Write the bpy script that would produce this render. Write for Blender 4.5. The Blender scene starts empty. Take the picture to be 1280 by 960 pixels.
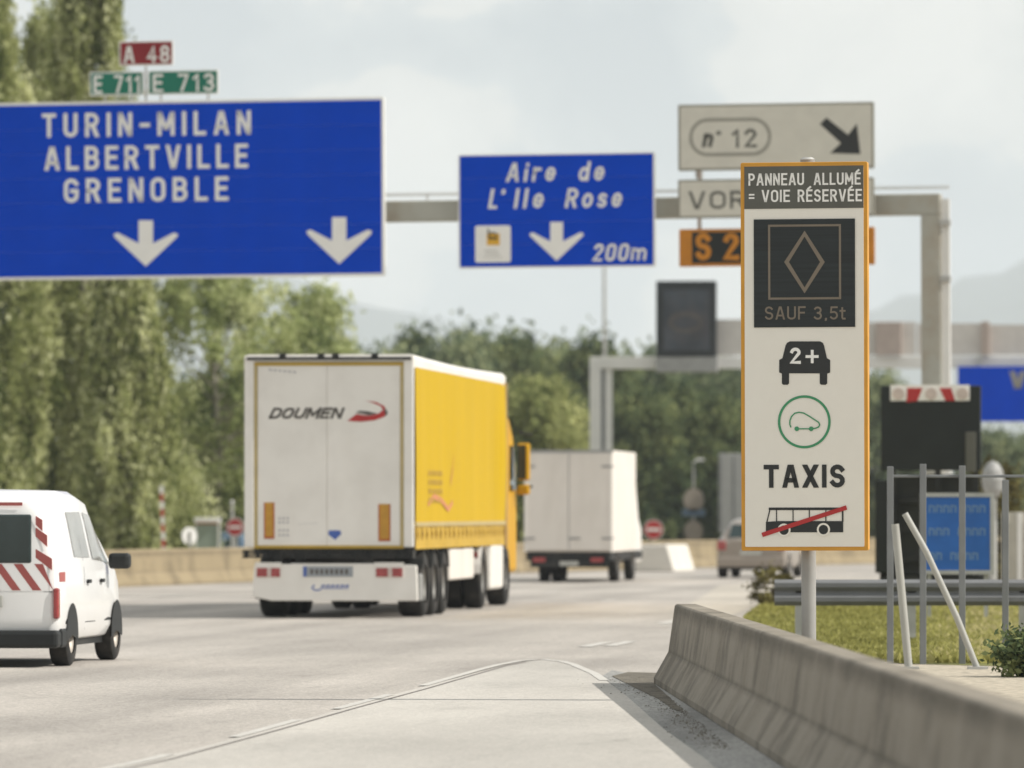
import bpy, bmesh, math, random
import numpy as np
from mathutils import Vector, Matrix
random.seed(7); np.random.seed(7)
S = bpy.context.scene
COL = S.collection
F = 8000.0; EYE = 1.6; HZ = 640.0      # focal length in photo pixels, eye height, horizon row

# ---------------------------------------------------------------- camera
cd = bpy.data.cameras.new('camera'); cam = bpy.data.objects.new('camera', cd); COL.objects.link(cam)
cam.location = (0, 0, EYE); cam.rotation_euler = (math.pi/2, 0, 0)
cd.sensor_fit = 'HORIZONTAL'; cd.sensor_width = 36; cd.lens = 36*F/1280; cd.shift_y = (HZ-480)/1280
cd.clip_start = 1; cd.clip_end = 20000
cd.dof.use_dof = True; cd.dof.focus_distance = 56; cd.dof.aperture_fstop = 2.8
S.camera = cam

# ---------------------------------------------------------------- sun, sky, exposure
SUN_EL = math.radians(43); SUN_AZ = math.radians(97)
sd = Vector((math.sin(SUN_AZ)*math.cos(SUN_EL), math.cos(SUN_AZ)*math.cos(SUN_EL), math.sin(SUN_EL)))
sl = bpy.data.lights.new('sun', 'SUN'); sl.energy = 4.6; sl.angle = math.radians(0.5); sl.color = (1.0, .95, .88)
so = bpy.data.objects.new('sun', sl); COL.objects.link(so); so.rotation_euler = (-sd).to_track_quat('-Z', 'Y').to_euler()
so.location = (60, 20, 80)
S.view_settings.view_transform = 'Standard'; S.view_settings.look = 'None'
S.view_settings.exposure = 0.05; S.view_settings.gamma = 1
W = bpy.data.worlds.new('World'); S.world = W; W.use_nodes = True
nt = W.node_tree; nt.nodes.clear()
def nd(t, **k):
    n = nt.nodes.new(t)
    for a, b in k.items(): setattr(n, a, b)
    return n
wo = nd('ShaderNodeOutputWorld'); bg = nd('ShaderNodeBackground'); bg.inputs[1].default_value = 0.1
sky = nd('ShaderNodeTexSky', sky_type='NISHITA', sun_disc=False, sun_elevation=SUN_EL, sun_rotation=SUN_AZ)
sky.dust_density = 2.5; sky.air_density = 1.0
tc = nd('ShaderNodeTexCoord'); mp = nd('ShaderNodeMapping'); mp.inputs['Scale'].default_value = (1, 1, 1.25)
mp.inputs['Location'].default_value = (0.013, 0, 0.021)
n1 = nd('ShaderNodeTexNoise'); n1.inputs['Scale'].default_value = 20; n1.inputs['Detail'].default_value = 10
n1.inputs['Roughness'].default_value = .5; n1.inputs['Distortion'].default_value = .25
r1 = nd('ShaderNodeValToRGB')
e = r1.color_ramp.elements; e[0].position = .40; e[0].color = (5.2, 5.7, 6.05, 1); e[1].position = .62; e[1].color = (9.7, 9.5, 8.9, 1)
em = e.new(.49); em.color = (6.55, 6.95, 7.05, 1)
em = e.new(.515); em.color = (8.25, 8.2, 7.8, 1)
n2 = nd('ShaderNodeTexNoise'); n2.inputs['Scale'].default_value = 4; n2.inputs['Detail'].default_value = 4
r2 = nd('ShaderNodeValToRGB'); e = r2.color_ramp.elements
e[0].position = .38; e[0].color = (.88, .88, .88, 1); e[1].position = .62; e[1].color = (1, 1, 1, 1)
mx = nd('ShaderNodeMix', data_type='RGBA')
L = nt.links.new
L(tc.outputs['Generated'], mp.inputs[0]); L(mp.outputs[0], n1.inputs[0]); L(mp.outputs[0], n2.inputs[0])
L(n1.outputs[0], r1.inputs[0]); L(n2.outputs[0], r2.inputs[0])
L(r2.outputs[0], mx.inputs[0]); L(sky.outputs[0], mx.inputs[6]); L(r1.outputs[0], mx.inputs[7])
L(mx.outputs[2], bg.inputs[0]); L(bg.outputs[0], wo.inputs[0])
S.render.engine = 'CYCLES'
S.cycles.use_denoising = True
S.cycles.max_bounces = 6; S.cycles.diffuse_bounces = 3; S.cycles.glossy_bounces = 3
S.cycles.transparent_max_bounces = 6; S.cycles.volume_bounces = 2; S.cycles.transmission_bounces = 4
S.cycles.caustics_reflective = False; S.cycles.caustics_refractive = False

# ---------------------------------------------------------------- materials
def srgb(r, g, b):
    f = lambda c: (c/255/12.92 if c/255 <= .04045 else ((c/255+.055)/1.055)**2.4)
    return (f(r), f(g), f(b))
MATS = {}
def mat(name, col, rough=.6, metal=0, var=.12, scale=3, bump=0, bscale=40, dirt=None, dirt_amt=.3, dscale=1.2, spec=.4, stretch=(1, 1, 1), coat=0):
    m = bpy.data.materials.new(name); m.use_nodes = True; MATS[name] = m
    t = m.node_tree; p = t.nodes['Principled BSDF']
    p.inputs['Roughness'].default_value = rough; p.inputs['Metallic'].default_value = metal
    p.inputs['Specular IOR Level'].default_value = spec; p.inputs['Coat Weight'].default_value = coat
    c = t.nodes.new('ShaderNodeTexCoord'); mp = t.nodes.new('ShaderNodeMapping'); mp.inputs['Scale'].default_value = stretch
    t.links.new(c.outputs['Object'], mp.inputs[0])
    n = t.nodes.new('ShaderNodeTexNoise'); n.inputs['Scale'].default_value = scale; n.inputs['Detail'].default_value = 6
    t.links.new(mp.outputs[0], n.inputs[0])
    r = t.nodes.new('ShaderNodeValToRGB'); e = r.color_ramp.elements
    e[0].position = .3; e[1].position = .7
    e[0].color = tuple(x*(1-var) for x in col)+(1,); e[1].color = tuple(min(1, x*(1+var)) for x in col)+(1,)
    t.links.new(n.outputs[0], r.inputs[0]); out = r.outputs[0]
    if dirt:
        n3 = t.nodes.new('ShaderNodeTexNoise'); n3.inputs['Scale'].default_value = dscale; n3.inputs['Detail'].default_value = 8; n3.inputs['Roughness'].default_value = .65
        t.links.new(mp.outputs[0], n3.inputs[0])
        r3 = t.nodes.new('ShaderNodeValToRGB'); e = r3.color_ramp.elements
        e[0].position = .45; e[0].color = (0, 0, 0, 1); e[1].position = .75; e[1].color = (dirt_amt,)*3+(1,)
        t.links.new(n3.outputs[0], r3.inputs[0])
        x = t.nodes.new('ShaderNodeMix'); x.data_type = 'RGBA'; x.inputs[7].default_value = tuple(dirt)+(1,)
        t.links.new(r3.outputs[0], x.inputs[0]); t.links.new(out, x.inputs[6]); out = x.outputs[2]
    t.links.new(out, p.inputs['Base Color'])
    if bump:
        n4 = t.nodes.new('ShaderNodeTexNoise'); n4.inputs['Scale'].default_value = bscale; n4.inputs['Detail'].default_value = 4
        t.links.new(mp.outputs[0], n4.inputs[0])
        b = t.nodes.new('ShaderNodeBump'); b.inputs['Strength'].default_value = bump; b.inputs['Distance'].default_value = .02
        t.links.new(n4.outputs[0], b.inputs['Height']); t.links.new(b.outputs[0], p.inputs['Normal'])
    return m
def leafmat(name, dark, mid, light, trans=.3):
    m = bpy.data.materials.new(name); m.use_nodes = True; t = m.node_tree; t.nodes.clear()
    o = t.nodes.new('ShaderNodeOutputMaterial'); a = t.nodes.new('ShaderNodeAttribute'); a.attribute_name = 'tint'
    r = t.nodes.new('ShaderNodeValToRGB'); e = r.color_ramp.elements
    e[0].color = dark+(1,); e[1].color = light+(1,); x = e.new(.5); x.color = mid+(1,)
    d = t.nodes.new('ShaderNodeBsdfDiffuse'); tr = t.nodes.new('ShaderNodeBsdfTranslucent'); mx = t.nodes.new('ShaderNodeMixShader'); mx.inputs[0].default_value = trans
    t.links.new(a.outputs['Fac'], r.inputs[0]); t.links.new(r.outputs[0], d.inputs[0]); t.links.new(r.outputs[0], tr.inputs[0])
    t.links.new(d.outputs[0], mx.inputs[1]); t.links.new(tr.outputs[0], mx.inputs[2]); t.links.new(mx.outputs[0], o.inputs[0])
    return m
M_SIGNBLUE = mat('sign_blue', (.001, .058, .54), .7, var=.06, scale=1.5, spec=.0)
M_SIGNWHITE = mat('sign_white', (.85, .84, .81), .5, var=.04)
M_FACE = mat('sign_face_cream', (.83, .80, .73), .5, var=.03, scale=2, dirt=(.5, .45, .38), dirt_amt=.18, dscale=2)
M_EXITFACE = mat('exit_face', (.62, .60, .53), .6, var=.05)
M_EXITLINE = mat('exit_line', (.30, .29, .25), .6, var=.05)
M_ORANGEBORDER = mat('orange_border', (.62, .30, .035), .5, var=.1, scale=4)
M_HEADER = mat('header_grey', (.105, .105, .09), .55, var=.08, scale=5)
M_DISPLAY = mat('display_dark', (.014, .019, .020), .35, var=.3, scale=3, stretch=(.3, 1, 14))
M_DISPLAYLINE = mat('display_line', (.20, .165, .125), .6, var=.06)
M_INK = mat('ink_black', (.022, .024, .024), .5, var=.1)
M_GREENINK = mat('ink_green', (.05, .28, .13), .5, var=.06)
M_REDINK = mat('ink_red', (.44, .03, .03), .5, var=.08)
M_REDPLATE = mat('plate_red', (.24, .008, .014), .5, var=.08)
M_GREENPLATE = mat('plate_green', (.003, .17, .11), .5, var=.08)
M_AMBER = mat('plate_amber', (.52, .20, .012), .55, var=.1)
M_YELLOWINK = mat('ink_yellow', (.75, .42, .03), .5, var=.06)
M_GALV = mat('galvanised', (.46, .46, .44), .55, .35, var=.1, scale=5)
M_POST = mat('post_grey', (.34, .34, .33), .6, .1, var=.1, scale=4)
M_GANTRY = mat('gantry_steel', (.40, .40, .355), .65, .05, var=.09, scale=1.2, dirt=(.26, .15, .06), dirt_amt=.45, dscale=1.3)
M_GANTRYW = mat('gantry_white', (.74, .73, .70), .65, 0, var=.06, scale=1)
M_BEIGEPANEL = mat('walkway_panel', (.60, .57, .53), .7, 0, var=.06)
M_CABINET = mat('cabinet_brown', (.42, .35, .31), .7, 0, var=.08)
M_SIGNALDARK = mat('signal_dark', (.022, .027, .03), .5, var=.2)
M_SIGNALGLASS = mat('signal_glass', (.05, .06, .075), .3, var=.3, scale=1.4, dirt=(.12, .09, .08), dirt_amt=.5, dscale=.9)
M_BLACK = mat('black_panel', (.008, .012, .011), .6, var=.2)
M_FENCE = mat('fence_grey', (.20, .21, .215), .6, .2, var=.12)
M_WHITEPOLE = mat('white_pole', (.40, .40, .37), .5, var=.06)
M_TRUCKWHITE = mat('truck_white', (.80, .77, .72), .45, var=.03, scale=1.5, dirt=(.42, .37, .31), dirt_amt=.22, dscale=1.2)
M_TRUCKWHITE2 = mat('box_white', (.76, .71, .65), .5, var=.04, scale=1.2, dirt=(.38, .33, .27), dirt_amt=.35, dscale=1.0, stretch=(1, 1, .4))
M_CURTAIN = mat('curtain_yellow', (.53, .345, .004), .65, var=.05, scale=.8, spec=.2, bump=.12, bscale=2.2, stretch=(1, 1, .2))
M_CURTAINLOW = mat('curtain_yellow_low', (.52, .33, .03), .55, var=.12, scale=6)
M_CABYELLOW = mat('cab_yellow', (.56, .30, .004), .5, var=.04, spec=.2)
M_TRIM = mat('tan_trim', (.46, .36, .16), .6, var=.1)
M_YTRIM = mat('yellow_trim', (.50, .33, .05), .6, var=.1)
M_CHASSIS = mat('chassis_black', (.010, .012, .012), .6, var=.3, scale=3, dirt=(.10, .085, .07), dirt_amt=.4, dscale=3)
M_RUBBER = mat('rubber', (.016, .016, .015), .85, var=.2, scale=6, dirt=(.14, .12, .10), dirt_amt=.45, dscale=2.5)
M_RIM = mat('rim', (.30, .29, .27), .45, .6, var=.15)
M_LAMPRED = mat('lamp_red', (.34, .05, .05), .25, var=.2, scale=14, coat=.6)
M_LAMPWHITE = mat('lamp_clear', (.60, .50, .45), .25, var=.15, coat=.6)
M_REFLECT = mat('reflector_amber', (.50, .26, .03), .45, var=.1, scale=9)
M_BLUEINK = mat('ink_blue', (.06, .12, .40), .5, var=.1)
M_PLATE = mat('number_plate', (.50, .50, .46), .5, var=.1)
M_GLASS = mat('vehicle_glass', (.02, .035, .035), .08, var=.3, scale=1.5, spec=.6)
M_GLASSREFLECT = mat('vehicle_glass_reflecting', (.30, .30, .28), .12, var=.15, spec=.6)  # pale reflection on the van's side windows put into the glass colour
M_VANWHITE = mat('van_white', (.80, .80, .79), .3, var=.02, coat=.4, dirt=(.5, .46, .4), dirt_amt=.12, dscale=1.4)
M_VANRED = mat('van_chevron_red', (.40, .10, .09), .45, var=.08)
M_VANBUMPER = mat('van_bumper', (.014, .016, .016), .6, var=.15)
M_SILVER = mat('car_silver', (.30, .26, .22), .35, .15, var=.06, coat=.4)
M_DARKBLUE = mat('car_blue', (.08, .13, .19), .3, .1, var=.1, coat=.4)
M_PALEGREY = mat('truck_grey', (.40, .40, .39), .6, var=.06)
M_GREENPOST = mat('post_green', (.03, .14, .09), .6, var=.1)
M_BARK = mat('bark', (.16, .13, .10), .9, var=.3, scale=5, bump=.4, bscale=12)
M_BARKPALE = mat('bark_pale', (.34, .31, .26), .9, var=.3, scale=5)
M_LOGOMUD = mat('logo_mauve', (.56, .22, .10), .6, var=.1)

# ---------------------------------------------------------------- mesh helpers
class MB:
    def __init__(s): s.v = []; s.f = []; s.m = []; s.cur = 0
    def add(s, vs, fs):
        o = len(s.v); s.v += [tuple(v) for v in vs]
        for f in fs: s.f.append(tuple(i+o for i in f)); s.m.append(s.cur)
        return s
    def box(s, x0, x1, y0, y1, z0, z1):
        return s.add([(x0,y0,z0),(x1,y0,z0),(x1,y1,z0),(x0,y1,z0),(x0,y0,z1),(x1,y0,z1),(x1,y1,z1),(x0,y1,z1)],
                     [(0,3,2,1),(4,5,6,7),(0,1,5,4),(1,2,6,5),(2,3,7,6),(3,0,4,7)])
    def prism(s, pts, axis, a, b):
        """pts: 2D outline; axis 'y': pts are (x,z) from y=a to y=b; 'x': pts are (y,z); 'z': pts are (x,y)"""
        n = len(pts)
        def P(p, t): return {'y': (p[0], t, p[1]), 'x': (t, p[0], p[1]), 'z': (p[0], p[1], t)}[axis]
        vs = [P(p, a) for p in pts]+[P(p, b) for p in pts]
        fs = [tuple(range(n)), tuple(range(2*n-1, n-1, -1))]+[(i, i+n, (i+1) % n+n, (i+1) % n) for i in range(n)]
        return s.add(vs, fs)
    def tube(s, p0, p1, r0, r1=None, n=10, caps=True):
        r1 = r0 if r1 is None else r1
        p0 = Vector(p0); p1 = Vector(p1); d = (p1-p0).normalized()
        u = d.orthogonal().normalized(); w = d.cross(u)
        vs = []
        for p, r in ((p0, r0), (p1, r1)):
            for i in range(n):
                a = 2*math.pi*i/n; vs.append(p+u*(r*math.cos(a))+w*(r*math.sin(a)))
        fs = [(i, (i+1) % n, (i+1) % n+n, i+n) for i in range(n)]
        if caps: fs += [tuple(range(n-1, -1, -1)), tuple(range(n, 2*n))]
        return s.add(vs, fs)
    def disc(s, cx, cz, r, y, n=32, rz=None):
        rz = rz or r
        return s.add([(cx+r*math.cos(2*math.pi*i/n), y, cz+rz*math.sin(2*math.pi*i/n)) for i in range(n)], [tuple(range(n))])
    def poly(s, pts, y): return s.add([(p[0], y, p[1]) for p in pts], [tuple(range(len(pts)))])
    def ribbon(s, pts, w, y, closed=False):
        """flat stroke of width w through (x,z) points with mitred joints"""
        P = [Vector(p) for p in pts]; n = len(P)
        if n < 2: return s
        L_, R_ = [], []
        for i in range(n):
            if closed: a, b = P[i-1], P[(i+1) % n]
            else: a, b = P[max(i-1, 0)], P[min(i+1, n-1)]
            d1 = (P[i]-a); d2 = (b-P[i])
            if d1.length < 1e-9: d1 = d2
            if d2.length < 1e-9: d2 = d1
            d1 = d1.normalized(); d2 = d2.normalized()
            n1 = Vector((-d1.y, d1.x)); n2 = Vector((-d2.y, d2.x)); m = n1+n2
            if m.length < .3: m = n1; k = 1
            else: m = m.normalized(); k = min(1/max(m.dot(n1), .35), 1.45)
            L_.append(P[i]+m*(w/2*k)); R_.append(P[i]-m*(w/2*k))
        vs = [(p.x, y, p.y) for p in L_]+[(p.x, y, p.y) for p in R_]
        fs = [(i, (i+1) % n, (i+1) % n+n, i+n) for i in range(n if closed else n-1)]
        return s.add(vs, fs)
    def build(s, name, mats, parent=None, loc=None, rz=0, bevel=0, smooth=False, fix=True):
        me = bpy.data.meshes.new(name); me.from_pydata(s.v, [], s.f)
        if not isinstance(mats, (list, tuple)): mats = [mats]
        for m in mats: me.materials.append(m)
        me.polygons.foreach_set('material_index', s.m)
        if fix:
            b = bmesh.new(); b.from_mesh(me); bmesh.ops.recalc_face_normals(b, faces=b.faces); b.to_mesh(me); b.free()
        if smooth:
            me.polygons.foreach_set('use_smooth', [True]*len(me.polygons)); me.set_sharp_from_angle(angle=math.radians(40))
        o = bpy.data.objects.new(name, me); COL.objects.link(o)
        if parent: o.parent = parent
        if loc: o.location = loc
        if rz: o.rotation_euler[2] = rz
        if bevel:
            bv = o.modifiers.new('bevel', 'BEVEL'); bv.width = bevel; bv.segments = 2; bv.limit_method = 'ANGLE'; bv.angle_limit = math.radians(40)
        return o
def tag(o, label=None, cat=None, group=None, kind=None):
    if label: o['label'] = label
    if cat: o['category'] = cat
    if group: o['group'] = group
    if kind: o['kind'] = kind
    return o
def thing(name, label, cat, loc=(0, 0, 0), rz=0, group=None, ry=0, rx=0):
    o = bpy.data.objects.new(name, None); COL.objects.link(o); o.location = loc; o.rotation_euler = (rx, ry, rz)
    o.empty_display_size = .3
    return tag(o, label, cat, group)
def copy_tree(o, parent=None):
    kids = list(o.children); c = o.copy(); COL.objects.link(c)
    if parent: c.parent = parent
    for k in kids: copy_tree(k, c)
    return c
def G(px, py):
    Y = EYE*F/(py-HZ); return ((px-640)/F*Y, Y)
def PX(px, Y): return (px-640)/F*Y
def PZ(py, Y): return EYE+(HZ-py)/F*Y
def euler_mat(loc, rx, ry, rz):
    from mathutils import Euler
    return Matrix.Translation(loc) @ Euler((rx, ry, rz)).to_matrix().to_4x4()
class Plane:
    """local frame of an upright thing; at() meets the sight line of a photo pixel with its local plane y=yo"""
    def __init__(s, loc, rz=0, ry=0, rx=0):
        s.loc = loc; s.rz = rz; s.ry = ry; s.rx = rx
        s.M = euler_mat(loc, rx, ry, rz); s.I = s.M.inverted()
    def at(s, px, py, yo=0):
        o = s.I @ Vector((0, 0, EYE)); d = s.I.to_3x3() @ Vector(((px-640)/F, 1, (HZ-py)/F))
        t = (yo-o.y)/d.y; p = o+d*t; return (p.x, p.z)
    def rect(s, x0, x1, y0, y1, yo=0):
        """x0,x1,z0,z1 of the rectangle whose mid-edges are at these pixels"""
        cx, cy = (x0+x1)/2, (y0+y1)/2
        return s.at(x0, cy, yo)[0], s.at(x1, cy, yo)[0], s.at(cx, y1, yo)[1], s.at(cx, y0, yo)[1]
    def pts(s, P, yo=0): return [s.at(a, b, yo) for a, b in P]

# ---------------------------------------------------------------- stroke lettering
def arc(cx, cy, rx, ry, a0, a1, n=9):
    return [(cx+rx*math.cos(math.radians(a0+(a1-a0)*i/n)), cy+ry*math.sin(math.radians(a0+(a1-a0)*i/n))) for i in range(n+1)]
def ell(cx, cy, rx, ry, n=22): return arc(cx, cy, rx, ry, 90, 450, n)[:-1]
w = .46
def stad(cx, y0, y1, rx):   # upright rounded ring
    r = rx*1.05
    return arc(cx, y1-r, rx, r, 0, 180, 8)+arc(cx, y0+r, rx, r, 180, 360, 8)
GL = {
 'A': (.52, [[(0,0),(.235,1)], [(.285,1),(.52,0)], [(.13,.28),(.39,.28)]]),
 'B': (w, [[(0,0),(0,1),(.24,1)]+arc(.24,.76,.19,.24,90,-90,7)+[(0,.52)], [(.0,.52),(.26,.52)]+arc(.26,.26,.2,.26,90,-90,7)+[(0,0)]]),
 'D': (w, [[(0,0),(0,1),(.2,1)]+arc(.2,.72,.26,.28,90,0,5)+arc(.2,.28,.26,.28,0,-90,5)+[(0,0)]]),
 'E': (.40, [[(.40,1),(0,1),(0,0),(.40,0)], [(0,.52),(.35,.52)]]),
 'F': (.38, [[(.38,1),(0,1),(0,0)], [(0,.52),(.33,.52)]]),
 'G': (w, [arc(.23,.75,.23,.25,20,180,8)+arc(.23,.25,.23,.25,180,360,8)+[(.46,.48),(.26,.48)]]),
 'I': (.0, [[(0,0),(0,1)]]),
 'L': (.38, [[(0,1),(0,0),(.38,0)]]),
 'M': (.60, [[(0,0),(0,1)], [(.60,1),(.60,0)], [(.0,1),(.30,.28)], [(.30,.28),(.60,1)]]),
 'N': (w, [[(0,0),(0,1)], [(.46,0),(.46,1)], [(0,1),(.46,0)]]),
 'O': (w, ['c', stad(.23, 0, 1, .23)]),
 'P': (w, [[(0,0),(0,1),(.22,1)]+arc(.22,.74,.22,.26,90,-90,8)+[(0,.48)]]),
 'R': (w, [[(0,0),(0,1),(.22,1)]+arc(.22,.74,.22,.26,90,-90,8)+[(0,.48)], [(.22,.48),(.46,0)]]),
 'S': (.44, [arc(.22,.755,.21,.245,25,270,10)+arc(.22,.255,.22,.255,90,-155,10)]),
 'T': (.46, [[(0,1),(.46,1)], [(.23,1),(.23,0)]]),
 'U': (w, [[(0,1),(0,.24)]+arc(.23,.24,.23,.24,180,360,9)+[(.46,1)]]),
 'V': (.5, [[(0,1),(.235,0)], [(.265,0),(.5,1)]]),
 'X': (.5, [[(0,0),(.5,1)], [(0,1),(.5,0)]]),
 '0': (.44, ['c', stad(.22, 0, 1, .22)]),
 '1': (.20, [[(0,.78),(.18,1),(.18,0)]]),
 '2': (.44, [arc(.22,.76,.21,.24,165,-20,9)+[(.0,0),(.44,0)]]),
 '3': (.44, [arc(.21,.76,.2,.24,150,-90,9), arc(.21,.26,.22,.26,90,-150,9)]),
 '4': (.46, [[(.34,0),(.34,1),(0,.26),(.46,.26)]]),
 '5': (.42, [[(.4,1),(.05,1),(.02,.56)]+arc(.2,.3,.22,.3,110,-145,9)]),
 '7': (.42, [[(0,1),(.42,1),(.13,0)]]),
 '8': (.44, ['c', ell(.22,.76,.19,.24,16), 'c', ell(.22,.26,.22,.26,16)]),
 '-': (.28, [[(0,.45),(.28,.45)]]),
 '+': (.44, [[(0,.45),(.44,.45)], [(.22,.67),(.22,.23)]]),
 '=': (.30, [[(0,.62),(.30,.62)], [(0,.30),(.30,.30)]]),
 ',': (.1, [[(.06,.0),(.03,-.1)]]),
 "'": (.08, [[(.08,.96),(.05,.86)]]),
 'i': (.0, [[(0,0),(0,.62)], [(0,.93),(0,.96)]]),
 'l': (.0, [[(0,0),(0,1)]]),
 'r': (.24, [[(0,0),(0,.70)], [(0,.42)]+arc(.2,.42,.2,.26,170,70,5)]),
 'e': (.38, [[(.02,.35),(.38,.35)]+arc(.19,.36,.19,.34,0,320,12)]),
 'd': (.40, ['c', ell(.2,.34,.19,.34,14), [(.40,0),(.40,1.02)]]),
 'o': (.40, ['c', ell(.2,.35,.2,.35,16)]),
 's': (.34, [arc(.17,.52,.15,.17,25,265,7)+arc(.17,.18,.17,.18,90,-150,7)]),
 'm': (.60, [[(0,0),(0,.68)], [(0,.45)]+arc(.15,.45,.15,.22,180,0,6)+[(.30,0)], [(.30,.45)]+arc(.45,.45,.15,.22,180,0,6)+[(.60,0)]]),
 'n': (.32, [[(0,0),(0,.68)], [(0,.45)]+arc(.16,.45,.16,.22,180,0,6)+[(.32,0)]]),
 't': (.24, [[(.08,.92),(.08,.1),(.12,0),(.24,0)], [(-.04,.68),(.24,.68)]]),
 ' ': (.22, []),
 'q': (.14, ['c', ell(.07,.88,.07,.09,10)]),   # degree ring
}
GL['É'] = (GL['E'][0], GL['E'][1]+[[(.10,1.16),(.28,1.32)]])
def text(mb, s, x0, x1, z0, cap, sw, y, slant=0, gap=.26):
    """lay s between x0 and x1 with cap height cap; sw = stroke width / cap"""
    adv = 0; pos = []
    for ch in s:
        pos.append(adv); adv += GL[ch][0]+gap
    tot = adv-gap; hw = sw*cap/2
    k = (x1-x0-2*hw)/tot
    kz = (cap-2*hw); d = 0
    for ch, a in zip(s, pos):
        closed = False
        for st in GL[ch][1]:
            if st == 'c': closed = True; continue
            P = [(x0+hw+(a+p[0])*k+slant*p[1]*cap, z0+hw+p[1]*kz) for p in st]
            yy = y-d*.0004
            if not closed and len(P) == 2 and abs(P[1][1]-P[0][1]) > .9*abs(P[1][0]-P[0][0]):
                p, q = (P if P[0][1] < P[1][1] else P[::-1]); dz = q[1]-p[1]; dx = q[0]-p[0]
                h = hw*math.hypot(dx, dz)/dz; ex = dx/dz*hw if abs(dx) < .02*cap else 0
                mb.add([(p[0]-h-ex, yy, p[1]-hw), (p[0]+h-ex, yy, p[1]-hw), (q[0]+h+ex, yy, q[1]+hw), (q[0]-h+ex, yy, q[1]+hw)], [(0, 1, 2, 3)])
            else:
                if not closed:
                    a_, b_ = Vector(P[0]), Vector(P[1]); P[0] = tuple(a_+(a_-b_).normalized()*hw)
                    a_, b_ = Vector(P[-1]), Vector(P[-2]); P[-1] = tuple(a_+(a_-b_).normalized()*hw)
                mb.ribbon(P, sw*cap, yy, closed); d = (d+1) % 5; closed = False
    return mb
def textpx(mb, pl, s, x0, x1, y0, y1, sw, yo, slant=0, gap=.26, sl=0):
    a, b, c, d = pl.rect(x0, x1, y0, y1, yo)
    return text(mb, s, a, b, c, d-c, sw, yo, slant, gap)

def words(parent, pl, m, L_, yo):
    for a in L_:
        b = MB(); textpx(b, pl, a[0], a[1], a[2], a[3], a[4], a[5], yo, *(a[6:])); b.build('lettering', m, parent, fix=False)

# ================================================================ GROUND AND ROADS
def ground_mat():
    m = mat('ground_plain', (.20, .18, .12), .9, var=.3, scale=.3)
    return m
M_GROUND = ground_mat()
def asphalt(name, c, streak=.1, spk=.18):
    m = bpy.data.materials.new(name); m.use_nodes = True; t = m.node_tree; p = t.nodes['Principled BSDF']; lk = t.links.new
    p.inputs['Roughness'].default_value = .8; p.inputs['Specular IOR Level'].default_value = .3
    co = t.nodes.new('ShaderNodeTexCoord')
    ro = t.nodes.new('ShaderNodeMapping'); ro.inputs['Rotation'].default_value = (0, 0, math.radians(6.5)); lk(co.outputs['Object'], ro.inputs[0])
    def noise(sc, det, stretch, rough=.5):
        mp = t.nodes.new('ShaderNodeMapping'); mp.inputs['Scale'].default_value = stretch; lk(ro.outputs[0], mp.inputs[0])
        n = t.nodes.new('ShaderNodeTexNoise'); n.inputs['Scale'].default_value = sc; n.inputs['Detail'].default_value = det; n.inputs['Roughness'].default_value = rough
        lk(mp.outputs[0], n.inputs[0]); return n.outputs[0]
    def ramp(inp, p0, a, p1, b):
        r = t.nodes.new('ShaderNodeValToRGB'); e = r.color_ramp.elements; e[0].position = p0; e[1].position = p1
        e[0].color = (a, a, a, 1); e[1].color = (b, b, b, 1); lk(inp, r.inputs[0]); return r.outputs[0]
    a = ramp(noise(1.0, 3, (1.0, .03, 1)), .35, 1-streak, .65, 1+streak)      # wheel tracks along the lanes
    b = ramp(noise(.35, 5, (1, .35, 1)), .38, .86, .62, 1.10)                  # broad patches
    c2 = ramp(noise(38, 3, (1, .45, 1), .7), .33, 1-spk, .67, 1+spk)           # aggregate
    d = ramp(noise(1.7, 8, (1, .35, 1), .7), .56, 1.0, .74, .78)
    d2 = ramp(noise(11, 4, (1, .6, 1), .7), .35, 1-spk*.6, .65, 1+spk*.6)   # coarser mottling               # stains
    out = None
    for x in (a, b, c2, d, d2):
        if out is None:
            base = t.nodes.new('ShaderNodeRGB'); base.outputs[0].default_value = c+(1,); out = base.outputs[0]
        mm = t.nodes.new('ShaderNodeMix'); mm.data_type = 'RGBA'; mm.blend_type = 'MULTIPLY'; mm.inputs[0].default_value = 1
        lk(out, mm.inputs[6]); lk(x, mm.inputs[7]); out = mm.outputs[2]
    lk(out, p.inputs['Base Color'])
    return m
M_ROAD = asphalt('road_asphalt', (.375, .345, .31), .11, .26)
M_SHOULDER = asphalt('shoulder_asphalt', (.45, .425, .385), .05, .14)
M_DRAIN = asphalt('drain_strip', (.27, .265, .25), .30, .4)
M_PAINT = mat('road_paint', (.52, .50, .46), .6, var=.12, scale=9, dirt=(.42, .38, .33), dirt_amt=.6, dscale=6)
M_DIRT = mat('dirt', (.13, .115, .09), .95, var=.5, scale=5, bump=.6, bscale=20)
M_TAR = mat('tar_seam', (.20, .18, .165), .8, var=.2)
M_GRAVEL = mat('verge_gravel', (.42, .37, .29), .95, var=.35, scale=9, bump=.6, bscale=30)

def sheet(name, pts, z, m, kind='structure'):
    b = MB(); b.add([(x, y, z) for x, y in pts], [tuple(range(len(pts)))])
    o = b.build(name, m, fix=False)
    if o.data.polygons[0].normal.z < 0: o.data.flip_normals()
    if kind: o['kind'] = kind
    return o
# plain round everything, 0.45 m below the carriageway
b = MB(); N = 24
for i in range(N):
    pass
g = []
xs = np.linspace(-6900, 6900, 21); ys = np.linspace(-300, 12600, 21)
vs = [(x, y, -.45) for y in ys for x in xs]
fs = [(j*21+i, j*21+i+1, (j+1)*21+i+1, (j+1)*21+i) for j in range(20) for i in range(20)]
b.add(vs, fs); o = b.build('ground', M_GROUND, fix=False); o['kind'] = 'structure'
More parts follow.
